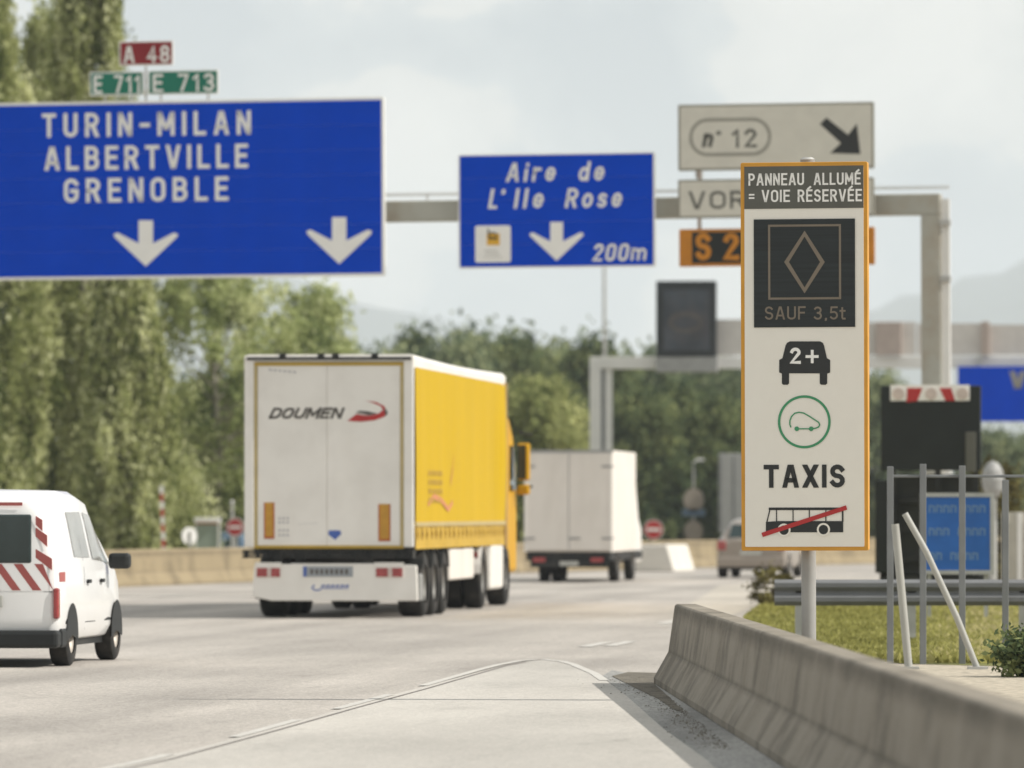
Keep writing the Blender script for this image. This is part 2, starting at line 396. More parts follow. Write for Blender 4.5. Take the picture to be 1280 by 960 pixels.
# carriageway slab: left edge follows the far concrete barrier
BAR = [(-24, 84), (-17.5, 104), (-13.6, 118), (-10.5, 129), (-8.34, 137.6), (-6.06, 147), (-2.5, 160), (1.6, 173.5), (5.1, 183.5), (10, 196), (17, 212), (26, 230)]
def slab(name, pts, z0, z1, m):
    b = MB(); b.prism(pts, 'z', z0, z1); o = b.build(name, m); o['kind'] = 'structure'; return o
road_pts = [(-45, 4), (45, 4), (45, 230)]+[(x-.5, y+.3) for x, y in reversed(BAR)]+[(-45, 20)]
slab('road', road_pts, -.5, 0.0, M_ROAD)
# lighter hard shoulder that tapers to a point
sh = [G(x, y) for x, y in [(120, 968), (330, 914), (430, 886), (520, 861), (620, 835), (655, 828), (680, 825), (715, 829), (750, 845), (785, 872), (830, 912), (880, 948), (905, 970)]]
sh = [(-4.2, 22)]+[sh[0]]+sh[1:]+[(1.42, 22)]
sheet('hard_shoulder', sh, .004, M_SHOULDER)
# drainage strip between shoulder and barrier
dr = [G(x, y) for x, y in [(905, 970), (880, 948), (830, 912), (785, 872), (752, 846), (765, 838), (800, 845), (815, 852)]]
sheet('drainage_strip', [(1.424, 22)]+dr+[(1.6, 60), (1.9, 40), (2.2, 22)], .004, M_DRAIN)
# edge line at the end of the lighter shoulder
def paint(pts, wd, z=.008, name='edge_line', m=M_PAINT):
    P = [Vector(p) for p in pts]; b = MB(); n = len(P); Lp = []; Rp = []
    for i in range(n):
        d = (P[min(i+1, n-1)]-P[max(i-1, 0)]).normalized(); nn = Vector((-d.y, d.x))
        Lp.append(P[i]+nn*wd/2); Rp.append(P[i]-nn*wd/2)
    b.add([(p.x, p.y, z) for p in Lp+Rp], [(i, i+1, i+1+n, i+n) for i in range(n-1)])
    o = b.build(name, m, fix=False)
    if o.data.polygons[0].normal.z < 0: o.data.flip_normals()
    o['kind'] = 'structure'; return o
def edgept(t):
    E = [(-2.95, 36), (-2.3, 41.3), (-1.82, 46.7), (-1.37, 52.1), (-.86, 57.9), (-.17, 66.3), (.12, 68.6), (.34, 69.4), (.62, 68), (.86, 62.8), (1.0, 55.5), (1.13, 47.4)]
    E = [Vector(e) for e in E]
    i = min(int(t), len(E)-2); return E[i].lerp(E[i+1], t-i)
for a, b_ in ((0, 1.15), (1.75, 2.45), (2.95, 3.65), (4.1, 9.3)):
    n = 14; pp = [edgept(a+(b_-a)*i/n) for i in range(n+1)]
    paint([(p.x-.03, p.y) for p in pp], .09)
paint([(edgept(i*.25).x+.10, edgept(i*.25).y) for i in range(0, 24)], .03, .0075, 'tar_seam', M_TAR)
# lane dashes out on the carriageway
for px, py, wd in ((775, 805, .16), (745, 806, .16), (836, 778, .2), (625, 750, .16), (760, 751, .16), (560, 736, .15), (690, 741, .15), (210, 745, .15)):
    x, y = G(px, py); paint([(x-.15, y-1.3), (x+.15, y+1.3)], wd, .006, 'lane_marking')
# rough dirt strewn along the barrier foot
b = MB(); rng = random.Random(3)
for i in range(800):
    t = rng.random()**.7; Y = 63-20*t; X = 1.31+.02*(60-Y)/2-abs(rng.gauss(0, .16))*(1.2 if Y > 56 else .7)
    r = rng.uniform(.003, .010); z = .006
    b.add([(X+r*rng.uniform(.6, 1.2)*math.cos(k*1.2566), Y+1.6*r*rng.uniform(.6, 1.2)*math.sin(k*1.2566), z) for k in range(5)]+[(X, Y, z+r*.9)], [(k, (k+1) % 5, 5) for k in range(5)])
o = b.build('gravel_litter', M_DIRT); tag(o, 'brown grit and leaf litter along the foot of the near concrete barrier', 'litter', kind='stuff')
sheet('dirt_patch', [G(x, y) for x, y in [(765, 846), (785, 841), (822, 842), (818, 856), (836, 872), (856, 892), (842, 888), (822, 874), (800, 864)]], .0085, M_DIRT)
# verges behind the near barrier
sheet('gravel_verge', [(1.75, 61), (1.6, 57), (2.0, 40), (2.3, 22), (14, 22), (14, 68), (3.4, 68)], .004, M_GRAVEL)
M_GRASSBASE = mat('grass_soil', (.17, .17, .045), .95, var=.35, scale=3)
GP = [G(x, y) for x, y in [(925, 800), (932, 775), (950, 762), (1000, 757), (1420, 755), (1420, 838), (1120, 830), (1000, 822), (950, 812)]]
sheet('grass_soil', GP, .008, M_GRASSBASE)
sheet('pale_pavement', [G(x, y) for x, y in [(860, 757), (900, 732), (1000, 724), (1500, 722), (1500, 753), (1010, 755), (940, 759), (900, 775)]], .005, asphalt('pale_pavement', (.46, .42, .36), .05, .1))

# ================================================================ LEAVES
def leaves(name, C, size, tint, m, parent=None, aspect=1.0, droop=0):
    n = len(C); a = np.random.normal(size=(n, 3)); 
    if droop: a[:, 2] *= .35
    a /= np.linalg.norm(a, axis=1)[:, None]
    b_ = np.random.normal(size=(n, 3)); 
    if droop: b_ = b_*(1-droop)+np.array([0, 0, 1.5])*droop
    b_ -= a*(a*b_).sum(1)[:, None]; b_ /= np.linalg.norm(b_, axis=1)[:, None]; c = np.cross(a, b_)
    s = (size*np.random.uniform(.6, 1.35, n))[:, None]
    V = np.empty((n, 4, 3)); V[:, 0] = C-b_*s*aspect; V[:, 1] = C+c*s*.62; V[:, 2] = C+b_*s*aspect; V[:, 3] = C-c*s*.62
    me = bpy.data.meshes.new(name); me.vertices.add(4*n); me.vertices.foreach_set('co', V.reshape(-1).astype(np.float32))
    me.loops.add(4*n); me.loops.foreach_set('vertex_index', np.arange(4*n, dtype=np.int32))
    me.polygons.add(n); me.polygons.foreach_set('loop_start', np.arange(0, 4*n, 4, dtype=np.int32)); me.polygons.foreach_set('loop_total', np.full(n, 4, dtype=np.int32))
    me.update(); at = me.attributes.new('tint', 'FLOAT', 'POINT'); at.data.foreach_set('value', np.repeat(np.clip(tint, 0, 1), 4).astype(np.float32))
    me.materials.append(m); o = bpy.data.objects.new(name, me); COL.objects.link(o)
    if parent: o.parent = parent
    return o
def crown_points(H, z0, rad, nclump, nleaf, cs, shape='round', elong=1.0, core=.45):
    """clumps through the crown, denser near its surface; returns leaf centres, tints and clump centres"""
    t = np.random.uniform(0, 1, nclump)
    if shape == 'column': prof = np.sin(np.pi*np.clip(t*.86+.12, 0, 1))**.55*(1-.35*t)
    elif shape == 'round': prof = np.sqrt(np.clip(1-(2*t-1)**2, .03, 1))
    else: prof = (1-t)**.7*np.clip(t*8, .3, 1)
    ang = np.random.uniform(0, 2*np.pi, nclump); rr = np.random.uniform(core, 1, nclump)**.6
    lob = 1+.18*np.sin(ang*3+t*9+np.random.uniform(0, 6))+.14*np.sin(ang*5-t*17)
    R = rad*prof*rr*lob
    CC = np.stack([R*np.cos(ang), R*np.sin(ang), z0+(H-z0)*t], 1)
    k = np.random.randint(0, nclump, nleaf)
    off = np.random.normal(size=(nleaf, 3))*np.array([cs, cs, cs*elong])*np.random.uniform(.4, 1, nclump)[k][:, None]
    P = CC[k]+off
    ct = np.random.normal(.5, .24, nclump)
    tint = ct[k]+np.random.normal(0, .16, nleaf)
    return P, tint, CC
def trunk_limbs(H, r, CC, m, parent, nl=22, base=-.0, limb_r=.3):
    b = MB(); top = H*.85; pts = [(0, 0, base)]; x = y = 0
    for i in range(1, 7):
        x += random.uniform(-.12, .12); y += random.uniform(-.12, .12); pts.append((x, y, base+(top-base)*i/6))
    for i in range(6): b.tube(pts[i], pts[i+1], r*(1-i/6.6), r*(1-(i+1)/6.6), 9, False)
    t = b.build('trunk', m, parent, smooth=True)
    b = MB()
    for c in CC[np.random.permutation(len(CC))[:nl]]:
        f = max(.12, min(.8, (c[2]/top)*.75)); q = Vector(pts[0]).lerp(Vector(pts[-1]), f)
        c = Vector(c); mid = q.lerp(c, .5)+Vector((0, 0, -.08*(c-q).length))
        rr = r*(1-f)*limb_r+.012
        b.tube(q, mid, rr, rr*.7, 6, False); b.tube(mid, c, rr*.7, .008, 6, False)
    b.build('limbs', m, parent, smooth=True)
L_POP = leafmat('leaf_poplar', (.085, .11, .035), (.36, .39, .15), (.84, .85, .52), .42)
L_BIRCH = leafmat('leaf_birch', (.16, .20, .08), (.42, .47, .20), (.70, .72, .42), .45)
L_DARK = leafmat('leaf_dark', (.035, .058, .036), (.12, .16, .075), (.30, .33, .14), .35)
L_WOOD = leafmat('leaf_wood', (.055, .085, .055), (.19, .235, .13), (.40, .43, .24), .4)
L_YELL = leafmat('leaf_yellowing', (.12, .15, .05), (.31, .34, .13), (.52, .53, .24), .4)
L_BUSH = leafmat('leaf_bush', (.05, .045, .02), (.14, .12, .045), (.26, .24, .09), .25)
L_GRASS = leafmat('grass_blades', (.19, .185, .05), (.40, .385, .13), (.62, .54, .32), .38)
GZ = -.45
def poplar(px, Y, Htop, rad, nl, label):
    t = thing('poplar_tree', label, 'tree', (PX(px, Y), Y, GZ), group='poplar trees left of the road')
    P, ti, CC = crown_points(Htop, .6, rad, 520, nl, .20, 'column', 3.2, .40)
    k = np.random.rand(len(P)) < .012; ti[k] = 1.2
    leaves('crown', P, .085, ti, L_POP, t, 1.25, .45)
    trunk_limbs(Htop, .22, CC, M_BARKPALE, t, 26)
    return t
poplar(-25, 196, 19.6, 2.3, 60000, 'tall poplar cut by the left edge of the photo, behind the white van')
poplar(62, 206, 17.6, 2.3, 62000, 'full poplar with a pointed top seen left of the red A 48 plate')
poplar(112, 199, 19.9, 2.0, 58000, 'tallest poplar, its crown ending just above and left of the green E 711 plate')
poplar(160, 190, 9.4, 1.5, 32000, 'short poplar under the lettering of the big blue sign, right end of the poplar row')
def broad(name, px, Y, H, z0, rad, nc, nl, cs, size, m, label, shape='round', elong=1, bark=M_BARK, tr=.25, limbs=26, group=None, core=.45, cat='tree', ztrunk=GZ, droop=0):
    t = thing(name, label, cat, (PX(px, Y), Y, ztrunk), group=group)
    P, ti, CC = crown_points(H, z0, rad, nc, nl, cs, shape, elong, core)
    leaves('crown', P, size, ti, m, t, 1.1, droop)
    trunk_limbs(H, tr, CC, bark, t, limbs)
    return t
broad('birch_tree', 268, 205, 9.7, 2.2, 3.5, 210, 19000, .36, .10, L_BIRCH, 'airy pale-leaved tree with gaps to the sky, just right of the poplars', elong=1.1, bark=M_BARKPALE, tr=.16, limbs=60, core=.2)
broad('birch_tree', 395, 214, 9.2, 2.0, 2.4, 170, 13500, .34, .10, L_BIRCH, 'airy pale-leaved tree rising behind the rear of the yellow lorry', elong=1.1, bark=M_BARKPALE, tr=.15, limbs=50, core=.2)
broad('broadleaf_tree', 265, 222, 6.4, .1, 2.2, 200, 24000, .36, .11, L_DARK, 'dark dense tree behind the two round road signs', core=.2)
broad('broadleaf_tree', 330, 228, 6.9, .1, 2.6, 220, 26000, .36, .11, L_DARK, 'dark dense tree partly hidden by the left side of the yellow lorry', core=.2)
broad('willow_tree', 205, 196, 3.6, .1, 1.3, 120, 14000, .24, .07, L_POP, 'low drooping yellow-green willow above the tan barrier, beside the striped pole', elong=2.2, tr=.1, core=.2, droop=.5)
# wood behind: copies of three trees
proto = []
for k, (m, H, rad, nm) in enumerate(((L_WOOD, 9.5, 3.6, 'wood_tree'), (L_DARK, 10, 3.4, 'wood_tree'), (L_WOOD, 8.4, 4.0, 'wood_tree'))):
    t = thing(nm, '', 'tree', (0, 0, GZ)); P, ti, CC = crown_points(H, .15, rad, 170, 15000, .62, 'round', 1.1, .2)
    leaves('crown', P, .19, ti, m, t); trunk_limbs(H, .25, CC, M_BARK, t, 14); proto.append(t)
wood = [  # px, Y, top row in the photo, kind, label
 (470, 330, 432, 0, 'wood tree just right of the pale birch, left end of the wood'),
 (515, 345, 412, 1, 'rounded wood tree behind the roof of the yellow lorry, under the small gap of sky'),
 (560, 335, 416, 0, 'wood tree behind the middle of the lorry roof'),
 (605, 350, 410, 2, 'highest wood tree, directly below the left edge of the Ile Rose sign'),
 (648, 338, 418, 1, 'wood tree under the Ile Rose logo panel, above the yellowing tree'),
 (690, 352, 424, 0, 'wood tree right above the cab of the yellow lorry'),
 (738, 340, 419, 1, 'dark wood tree just left of the thin lamp mast'),
 (785, 356, 441, 2, 'wood tree right of the lamp mast, above the white gantry beam'),
 (830, 345, 432, 0, 'wood tree behind the dark lane signal'),
 (872, 350, 438, 1, 'dark wood tree right of the dark lane signal'),
 (915, 345, 445, 0, 'wood tree half hidden by the tall white lane sign'),
 (1000, 350, 450, 1, 'wood tree mostly hidden behind the tall white lane sign'),
 (1092, 345, 458, 0, 'wood tree in the slit between the lane sign and the black panel'),
 (800, 300, 482, 1, 'dark front tree behind the plain white box truck'),
 (850, 305, 476, 1, 'dark front tree above the stacked small signs'),
 (900, 302, 488, 1, 'dark front tree above the grey far lorry'),
 (730, 306, 492, 1, 'dark front tree behind the left leg of the white gantry'),
 (560, 300, 470, 0, 'front wood tree hidden behind the yellow trailer'),
 (1245, 330, 528, 2, 'low hazy tree under the far blue sign'),
 (1290, 340, 534, 0, 'low hazy tree cut by the right edge of the photo'),
]
for i, (px, Y, top, k, lab) in enumerate(wood):
    src = proto[k]; used = src.get('used')
    t = copy_tree(src) if used else src
    src['used'] = 1
    if 'used' in t and t is not src: del t['used']
    H = (9.5, 10, 8.4)[k]; s = (PZ(top+16, Y)-GZ)/(H*1.02); t.location = (PX(px, Y), Y, GZ); t.scale = (s*random.uniform(.75, 1.0), s*.9, s)
    t.rotation_euler[2] = random.uniform(0, 6); tag(t, lab, 'tree', 'trees of the wood behind the motorway')
for s in proto:
    if 'used' in s: del s['used']
broad('yellowing_tree', 668, 262, 7.0, .1, 2.5, 170, 20000, .42, .14, L_YELL, 'yellow-green rounded tree between the lorry cab and the gantry leg', core=.2)
broad('shrub', 962, 108, .62, .02, .36, 40, 1600, .07, .035, L_BUSH, 'small brown-green bush at the left tip of the grass verge', cat='shrub', tr=.02, limbs=8, ztrunk=0)
broad('shrub', 1284, 62, .40, .02, .26, 45, 1800, .10, .035, L_DARK, 'dark green bush at the right edge of the photo behind the near barrier', cat='shrub', tr=.02, limbs=8, ztrunk=0)
broad('shrub', 1240, 142, 2.6, .1, 0.7, 60, 6000, .2, .06, L_BUSH, 'olive bush behind the ribbed pale wall, upper right of the framed blue notice', cat='shrub', tr=.05, limbs=8, ztrunk=0)
# grass of the verge
n = 26000; gx = np.random.uniform(900, 1420, n); gy = 756+np.random.uniform(0, 1, n)**.8*74
Yg = EYE*F/(gy-HZ); Xg = (gx-640)/F*Yg
def inside(x, y, poly):
    c = np.zeros(len(x), bool); j = len(poly)-1
    for i in range(len(poly)):
        xi, yi = poly[i]; xj, yj = poly[j]
        c ^= ((yi > y) != (yj > y)) & (x < (xj-xi)*(y-yi)/(yj-yi+1e-9)+xi); j = i
    return c
ok = inside(Xg, Yg, GP); Xg, Yg, gx_ = Xg[ok], Yg[ok], gx[ok]
patch = .5+.5*np.sin(Xg*2.1+np.sin(Yg*.7)*2)
tint = .32+.30*np.clip((gx_-1120)/100, 0, 1)+.15*(patch-.5)+np.random.normal(0, .13, len(Xg))
o = leaves('grass', np.stack([Xg, Yg, np.full(len(Xg), .045)], 1), .07, tint, L_GRASS, None, 1.0, .7)
tag(o, 'yellow-green rough grass on the verge behind the near barrier', 'grass', kind='stuff')

# ================================================================ HILLS
M_HILL = mat('hill_forest', (.05, .065, .05), .95, var=.4, scale=.01, dscale=.005)
def hill(pts, Y, depth, name='hill'):
    b = MB(); n = len(pts); rows = 7; vs = []
    for r in range(rows):
        f = r/(rows-1)
        for px, py in pts:
            x = PX(px, Y); z = PZ(py, Y)
            hgt = (z+2)*math.sin(math.pi*min(f*1.15, 1)*.5)**.8 if f < .87 else (z+2)*(1-(f-.87)*2)
            vs.append((x+random.uniform(-10, 10), Y-depth*(1-f)+random.uniform(-12, 12), -2+hgt+(random.uniform(-5, 5) if 0 < r < rows-1 else 0)))
    fs = [(r*n+i, r*n+i+1, (r+1)*n+i+1, (r+1)*n+i) for r in range(rows-1) for i in range(n-1)]
    b.add(vs, fs); o = b.build(name, M_HILL, smooth=True); o['kind'] = 'structure'; return o
def ridge(K, n=46):
    out = []; xs = [k[0] for k in K]
    for i in range(n):
        x = xs[0]+(xs[-1]-xs[0])*i/(n-1); y = np.interp(x, xs, [k[1] for k in K])
        out.append((x, y+2.5*math.sin(i*1.3)+1.5*math.sin(i*2.9)))
    return out
hill(ridge([(-900, 400), (-300, 330), (100, 320), (300, 330), (450, 384), (520, 402), (600, 420), (700, 440), (820, 470)]), 11500, 2500, 'hill')
hill(ridge([(880, 470), (1000, 408), (1080, 392), (1130, 374), (1190, 362), (1235, 345), (1280, 322), (1400, 290), (1700, 280), (2100, 320), (2600, 420)]), 11000, 2400, 'hill')

# ================================================================ CONCRETE BARRIERS
def concrete(name, c, dark):
    m = bpy.data.materials.new(name); m.use_nodes = True; t = m.node_tree; p = t.nodes['Principled BSDF']; lk = t.links.new
    p.inputs['Roughness'].default_value = .9
    co = t.nodes.new('ShaderNodeTexCoord')
    def noise(sc, st, det=6, rg=.6):
        mp = t.nodes.new('ShaderNodeMapping'); mp.inputs['Scale'].default_value = st; lk(co.outputs['Object'], mp.inputs[0])
        n = t.nodes.new('ShaderNodeTexNoise'); n.inputs['Scale'].default_value = sc; n.inputs['Detail'].default_value = det; n.inputs['Roughness'].default_value = rg
        lk(mp.outputs[0], n.inputs[0]); return n.outputs[0]
    def mixc(f, p0, p1, a, bcol, amt=1):
        r = t.nodes.new('ShaderNodeValToRGB'); e = r.color_ramp.elements; e[0].position = p0; e[1].position = p1
        e[0].color = (0, 0, 0, 1); e[1].color = (amt,)*3+(1,); lk(f, r.inputs[0])
        x = t.nodes.new('ShaderNodeMix'); x.data_type = 'RGBA'; lk(r.outputs[0], x.inputs[0])
        if isinstance(a, tuple): x.inputs[6].default_value = a+(1,)
        else: lk(a, x.inputs[6])
        x.inputs[7].default_value = bcol+(1,); return x.outputs[2]
    o = mixc(noise(1.0, (1.0, 1.0, .3), 9, .65), .42, .72, c, dark, .6)           # rain streaks
    o = mixc(noise(1.1, (1, 1, 1)), .50, .64, o, tuple(x*.5 for x in dark), .6)   # algae blotches
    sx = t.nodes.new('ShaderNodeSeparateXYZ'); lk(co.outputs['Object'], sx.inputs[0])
    zr_ = t.nodes.new('ShaderNodeValToRGB'); ez = zr_.color_ramp.elements      # darker band under the coping, grime along the ledge
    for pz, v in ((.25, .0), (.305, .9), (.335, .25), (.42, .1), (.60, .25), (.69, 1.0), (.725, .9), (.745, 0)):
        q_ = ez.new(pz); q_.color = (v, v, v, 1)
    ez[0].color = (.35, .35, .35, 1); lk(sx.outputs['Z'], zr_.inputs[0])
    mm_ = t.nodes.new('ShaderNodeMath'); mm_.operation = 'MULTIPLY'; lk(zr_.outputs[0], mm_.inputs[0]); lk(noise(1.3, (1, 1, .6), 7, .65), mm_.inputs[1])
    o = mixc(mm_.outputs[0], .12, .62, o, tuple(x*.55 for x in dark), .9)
    o = mixc(noise(30, (1, 1, 1), 3), .45, .8, o, tuple(min(1, x*1.25) for x in c), .5)
    lk(o, p.inputs['Base Color'])
    b = t.nodes.new('ShaderNodeBump'); b.inputs['Strength'].default_value = .6; b.inputs['Distance'].default_value = .03
    lk(noise(9, (1, 1, 1), 8, .7), b.inputs['Height']); lk(b.outputs[0], p.inputs['Normal'])
    return m
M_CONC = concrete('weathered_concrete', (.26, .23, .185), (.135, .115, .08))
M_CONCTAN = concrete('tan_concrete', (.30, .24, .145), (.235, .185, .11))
PROF = [(-.30, 0), (-.30, .06), (-.165, .30), (-.105, .73), (-.085, .745), (.085, .745), (.105, .73), (.165, .30), (.30, .06), (.30, 0)]
def barrier_elem(p0, p1, m, parent, sc=1.0, h=1.0, gap=.012, name='barrier_element'):
    p0 = Vector(p0); p1 = Vector(p1); d = (p1-p0).normalized(); nn = Vector((d.y, -d.x)); a = p0+d*gap; c = p1-d*gap
    b = MB(); n = len(PROF)
    vs = [(q.x+nn.x*x*sc, q.y+nn.y*x*sc, z*h) for q in (a, c) for x, z in PROF]
    fs = [(i, i+1, i+1+n, i+n) for i in range(n-1)]+[tuple(range(n)), tuple(range(2*n-1, n-1, -1)), (0, n, 2*n-1, n-1)]
    b.add(vs, fs); return b.build(name, m, parent, bevel=.012)
nb = thing('concrete_barrier', 'weathered grey concrete safety barrier curving along the bottom right of the photo', 'barrier')
NB = [(1.62, 59.6), (1.70, 55.4), (1.785, 51.2), (1.865, 47), (1.945, 42.8), (2.02, 38.6), (2.105, 34.4), (2.185, 30.2), (2.27, 26), (2.35, 21.8), (2.43, 17.6)]
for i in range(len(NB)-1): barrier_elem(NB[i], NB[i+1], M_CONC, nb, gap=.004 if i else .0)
M_STICK = mat('reflector_plate', (.40, .42, .44), .5, var=.15, scale=20)
b = MB(); q = Vector((1.70, 54.2)); 
b.box(-.006, .004, -.9, .9, .33, .69); o = b.build('reflector_plate', M_STICK, nb, loc=(1.715-.146, 54.0, 0)); o.rotation_euler = (0, math.radians(8), math.radians(1.1))
fb = thing('concrete_barrier', 'long tan concrete barrier on the far side of the road, behind the van and lorries', 'barrier')
acc = []; 
for i in range(len(BAR)-1):
    p0 = Vector(BAR[i]); p1 = Vector(BAR[i+1]); n = max(1, round((p1-p0).length/4))
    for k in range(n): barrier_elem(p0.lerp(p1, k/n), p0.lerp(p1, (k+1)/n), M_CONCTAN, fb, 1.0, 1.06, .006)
# white concrete block at the barrier's opening
M_WHITEBLOCK = mat('white_block', (.66, .63, .57), .7, var=.06, dirt=(.45, .4, .33), dirt_amt=.3)
b = MB(); b.prism([(-.30, 0), (.62, 0), (.40, .72), (-.48, .72), (-.60, 0)], 'y', 0, 2.4)
o = b.build('concrete_block', M_WHITEBLOCK, loc=(PX(815, 172), 172, 0), rz=-math.radians(15), bevel=.03)
tag(o, 'white painted concrete block with sloping end, right of the white box truck wheels', 'concrete block')

# ================================================================ TALL LANE SIGN (in focus)
pl = Plane((PX(1005.5, 54), 54, 0), rz=math.radians(-9), ry=math.radians(-.15))
ls = thing('lane_sign', 'tall narrow white sign with orange edge reading PANNEAU ALLUME, TAXIS and bus symbols', 'road sign', pl.loc, pl.rz, ry=pl.ry)
x0, x1, z0, z1 = pl.rect(926.2, 1084.8, 202.6, 688.3)
bw = .033
def rrect(x0, x1, z0, z1, r, n=4):
    P = []
    for cx, cz, a in ((x1-r, z1-r, 0), (x0+r, z1-r, 90), (x0+r, z0+r, 180), (x1-r, z0+r, 270)):
        P += [(cx+r*math.cos(math.radians(a+90*i/n)), cz+r*math.sin(math.radians(a+90*i/n))) for i in range(n+1)]
    return P
b = MB(); b.prism(rrect(x0, x1, z0, z1, .015), 'y', 0, .12); b.build('sign_box', M_ORANGEBORDER, ls, bevel=.004)
b = MB(); b.prism(rrect(x0+bw, x1-bw, z0+bw, z1-bw, .008), 'y', -.006, .004); b.build('face_panel', M_FACE, ls)
hz = pl.at(1005, 260.5, -.008)[1]
b = MB(); b.box(x0+bw, x1-bw, -.010, -.004, hz, z1-bw); b.build('header_panel', M_HEADER, ls)
words(ls, pl, M_SIGNWHITE, [('PANNEAU', 935.5, 1005, 216.5, 231.8, .155, 0, .30), ('ALLUMÉ', 1017, 1076, 215.8, 231, .155, 0, .30), ('=', 936, 943, 237.5, 252.5, .14),
    ('VOIE', 952, 987.5, 237.3, 252.6, .155, 0, .30), ('RÉSERVÉE', 997, 1077.5, 236.5, 252, .155, 0, .30)], -.013)
dx0, dx1, dz0, dz1 = pl.rect(942.5, 1069, 273.8, 409)
b = MB(); b.box(dx0, dx1, -.016, -.004, dz0, dz1); b.build('display_panel', M_DISPLAY, ls, bevel=.003)
b = MB(); a = pl.rect(961.5, 1050, 281.8, 373, -.018)
b.ribbon([(a[0], a[2]), (a[1], a[2]), (a[1], a[3]), (a[0], a[3])], .018, -.0185, True)
b.ribbon(pl.pts([(1005.7, 292), (1028, 327.5), (1005.7, 363), (983.2, 327.5)], -.0185), .034, -.0185, True)
b.build('display_symbols', M_DISPLAYLINE, ls)
words(ls, pl, M_DISPLAYLINE, [('SAUF', 956, 1007, 383, 399.5, .135), ('3,5t', 1017, 1057, 383, 399.5, .135, 0, .26)], -.0185)
# car with 2+
Z5 = lambda P: pl.pts([(900+x/3, 400+y/3) for x, y in P], -.010)
b = MB(); b.poly(Z5([(262, 80), (375, 80), (386, 86), (390, 95), (401, 143), (413, 150), (413, 197), (402, 201), (402, 238), (396, 243), (380, 243), (374, 238), (374, 200),
                     (259, 200), (259, 238), (253, 243), (237, 243), (232, 238), (232, 201), (222, 197), (222, 150), (234, 143), (246, 95), (251, 86)]), -.010)
b.build('car_symbol', M_INK, ls, fix=False)
b = MB(); textpx(b, pl, '2', 987.5, 1001, 434.5, 455, .20, -.013); 
b.ribbon(Z5([(321, 137), (370, 137)]), .024, -.013); b.ribbon(Z5([(346, 112), (346, 162)]), .024, -.0135); b.build('lettering', M_SIGNWHITE, ls)
# green ring with electric car
b = MB(); c = pl.at(1005.3, 527.3, -.01); R = 31.6/148
b.ribbon([(c[0]+R*math.cos(k*math.pi/32), c[1]+R*math.sin(k*math.pi/32)) for k in range(64)], .021, -.010, True)
b.ribbon(Z5([(266, 403), (262, 392), (262, 378), (268, 362), (280, 350), (296, 346), (314, 349), (335, 361), (358, 376), (370, 384), (374, 393), (370, 401), (358, 406), (342, 408)]), .011, -.0104)
b.ribbon(Z5([(288, 408), (342, 408)]), .010, -.0108)
for q in ((288, 408), (342, 408)):
    cc = Z5([q])[0]; b.disc(cc[0], cc[1], .020, -.0114, 16)
b.build('electric_car_symbol', M_GREENINK, ls, fix=False)
b = MB(); textpx(b, pl, 'TAXIS', 954.5, 1056, 580.8, 609.6, .20, -.010, gap=.34); b.build('lettering', M_INK, ls)
b = MB()
b.ribbon(Z5([(183, 708), (470, 708)]), .022, -.010)
b.poly(Z5([(172, 757), (215, 754), (462, 754), (462, 796), (172, 796)]), -.0104)
b.ribbon(Z5([(188, 708), (176, 757)]), .010, -.0108)
for xx in (212, 274, 335, 397, 460): b.ribbon(Z5([(xx, 708), (xx, 757)]), .009 if xx < 460 else .014, -.0112)
b.build('bus_symbol', M_INK, ls, fix=False)
for q in ((240, 788), (388, 786)):
    cc = Z5([q])[0]; b = MB(); b.disc(cc[0], cc[1], .056, -.0118, 24); b.build('wheel_ring', M_FACE, ls, fix=False)
for q in ((240, 788), (388, 786)):
    cc = Z5([q])[0]; b = MB(); b.disc(cc[0], cc[1], .040, -.0124, 24); b.build('bus_wheel', M_INK, ls, fix=False)
b = MB(); b.ribbon(Z5([(158, 806), (475, 703)]), .037, -.0140); b.build('red_slash', M_REDINK, ls, fix=False)
b = MB(); pr = pl.at(1010, 600, .17)[0]; b.tube((pr, .20, 0), (pr, .20, z1+.03), .062, n=20); b.build('post', M_POST, ls, smooth=True)
b = MB(); b.tube((pr, .20, z1+.03), (pr, .20, z1+.05), .065, .045, n=20); b.build('post_cap', M_GALV, ls, smooth=True)
b = MB()
for zz in (z0+.4, (z0+z1)/2, z1-.4): b.box(pr-.16, pr+.16, .115, .14, zz-.03, zz+.03)
b.build('bracket', M_GALV, ls)

# ================================================================ MAIN GANTRY AND ITS SIGNS
GY = math.radians(-10); GR = math.radians(-.28)
gp = Plane((-2.4, 120, 0), rz=GY, ry=GR)
def on_gantry(name, label, cat, yo=0, group=None):
    t = thing(name, label, cat, gp.loc, gp.rz, ry=gp.ry, group=group); return t
gt = on_gantry('sign_gantry', 'grey-cream steel portal gantry carrying the big blue signs over the road', 'gantry')
zb = gp.at(560, 276, .55)[1]; zt = gp.at(560, 250, .55)[1]
xr = gp.at(1175, 300, .55)[0]; xl = gp.at(1151, 300, .55)[0]
b = MB(); b.box(-14.5, xr, .55, 1.0, zb, zt); b.build('beam', M_GANTRY, gt, bevel=.02)
b = MB(); b.box(xl, xr, .55, 1.0, .0, zb); b.box(xl-.15, xr+.15, .4, 1.15, 0, .05); b.build('leg', M_GANTRY, gt, bevel=.015)
b = MB(); b.box(-14.5, -14.05, .55, 1.0, .0, zb); b.build('leg', M_GANTRY, gt, bevel=.015)
b = MB()
for zz in (.12, .155): b.box(-14.5, xr+.1, 1.28, 1.31, zt+zz, zt+zz+.022)
for k in range(22): b.box(-14.4+k, -14.37+k, 1.0, 1.31, zt-.3, zt-.27); b.box(-14.4+k, -14.37+k, 1.28, 1.31, zt-.3, zt+.17)
b.build('handrail', M_GANTRYW, gt)
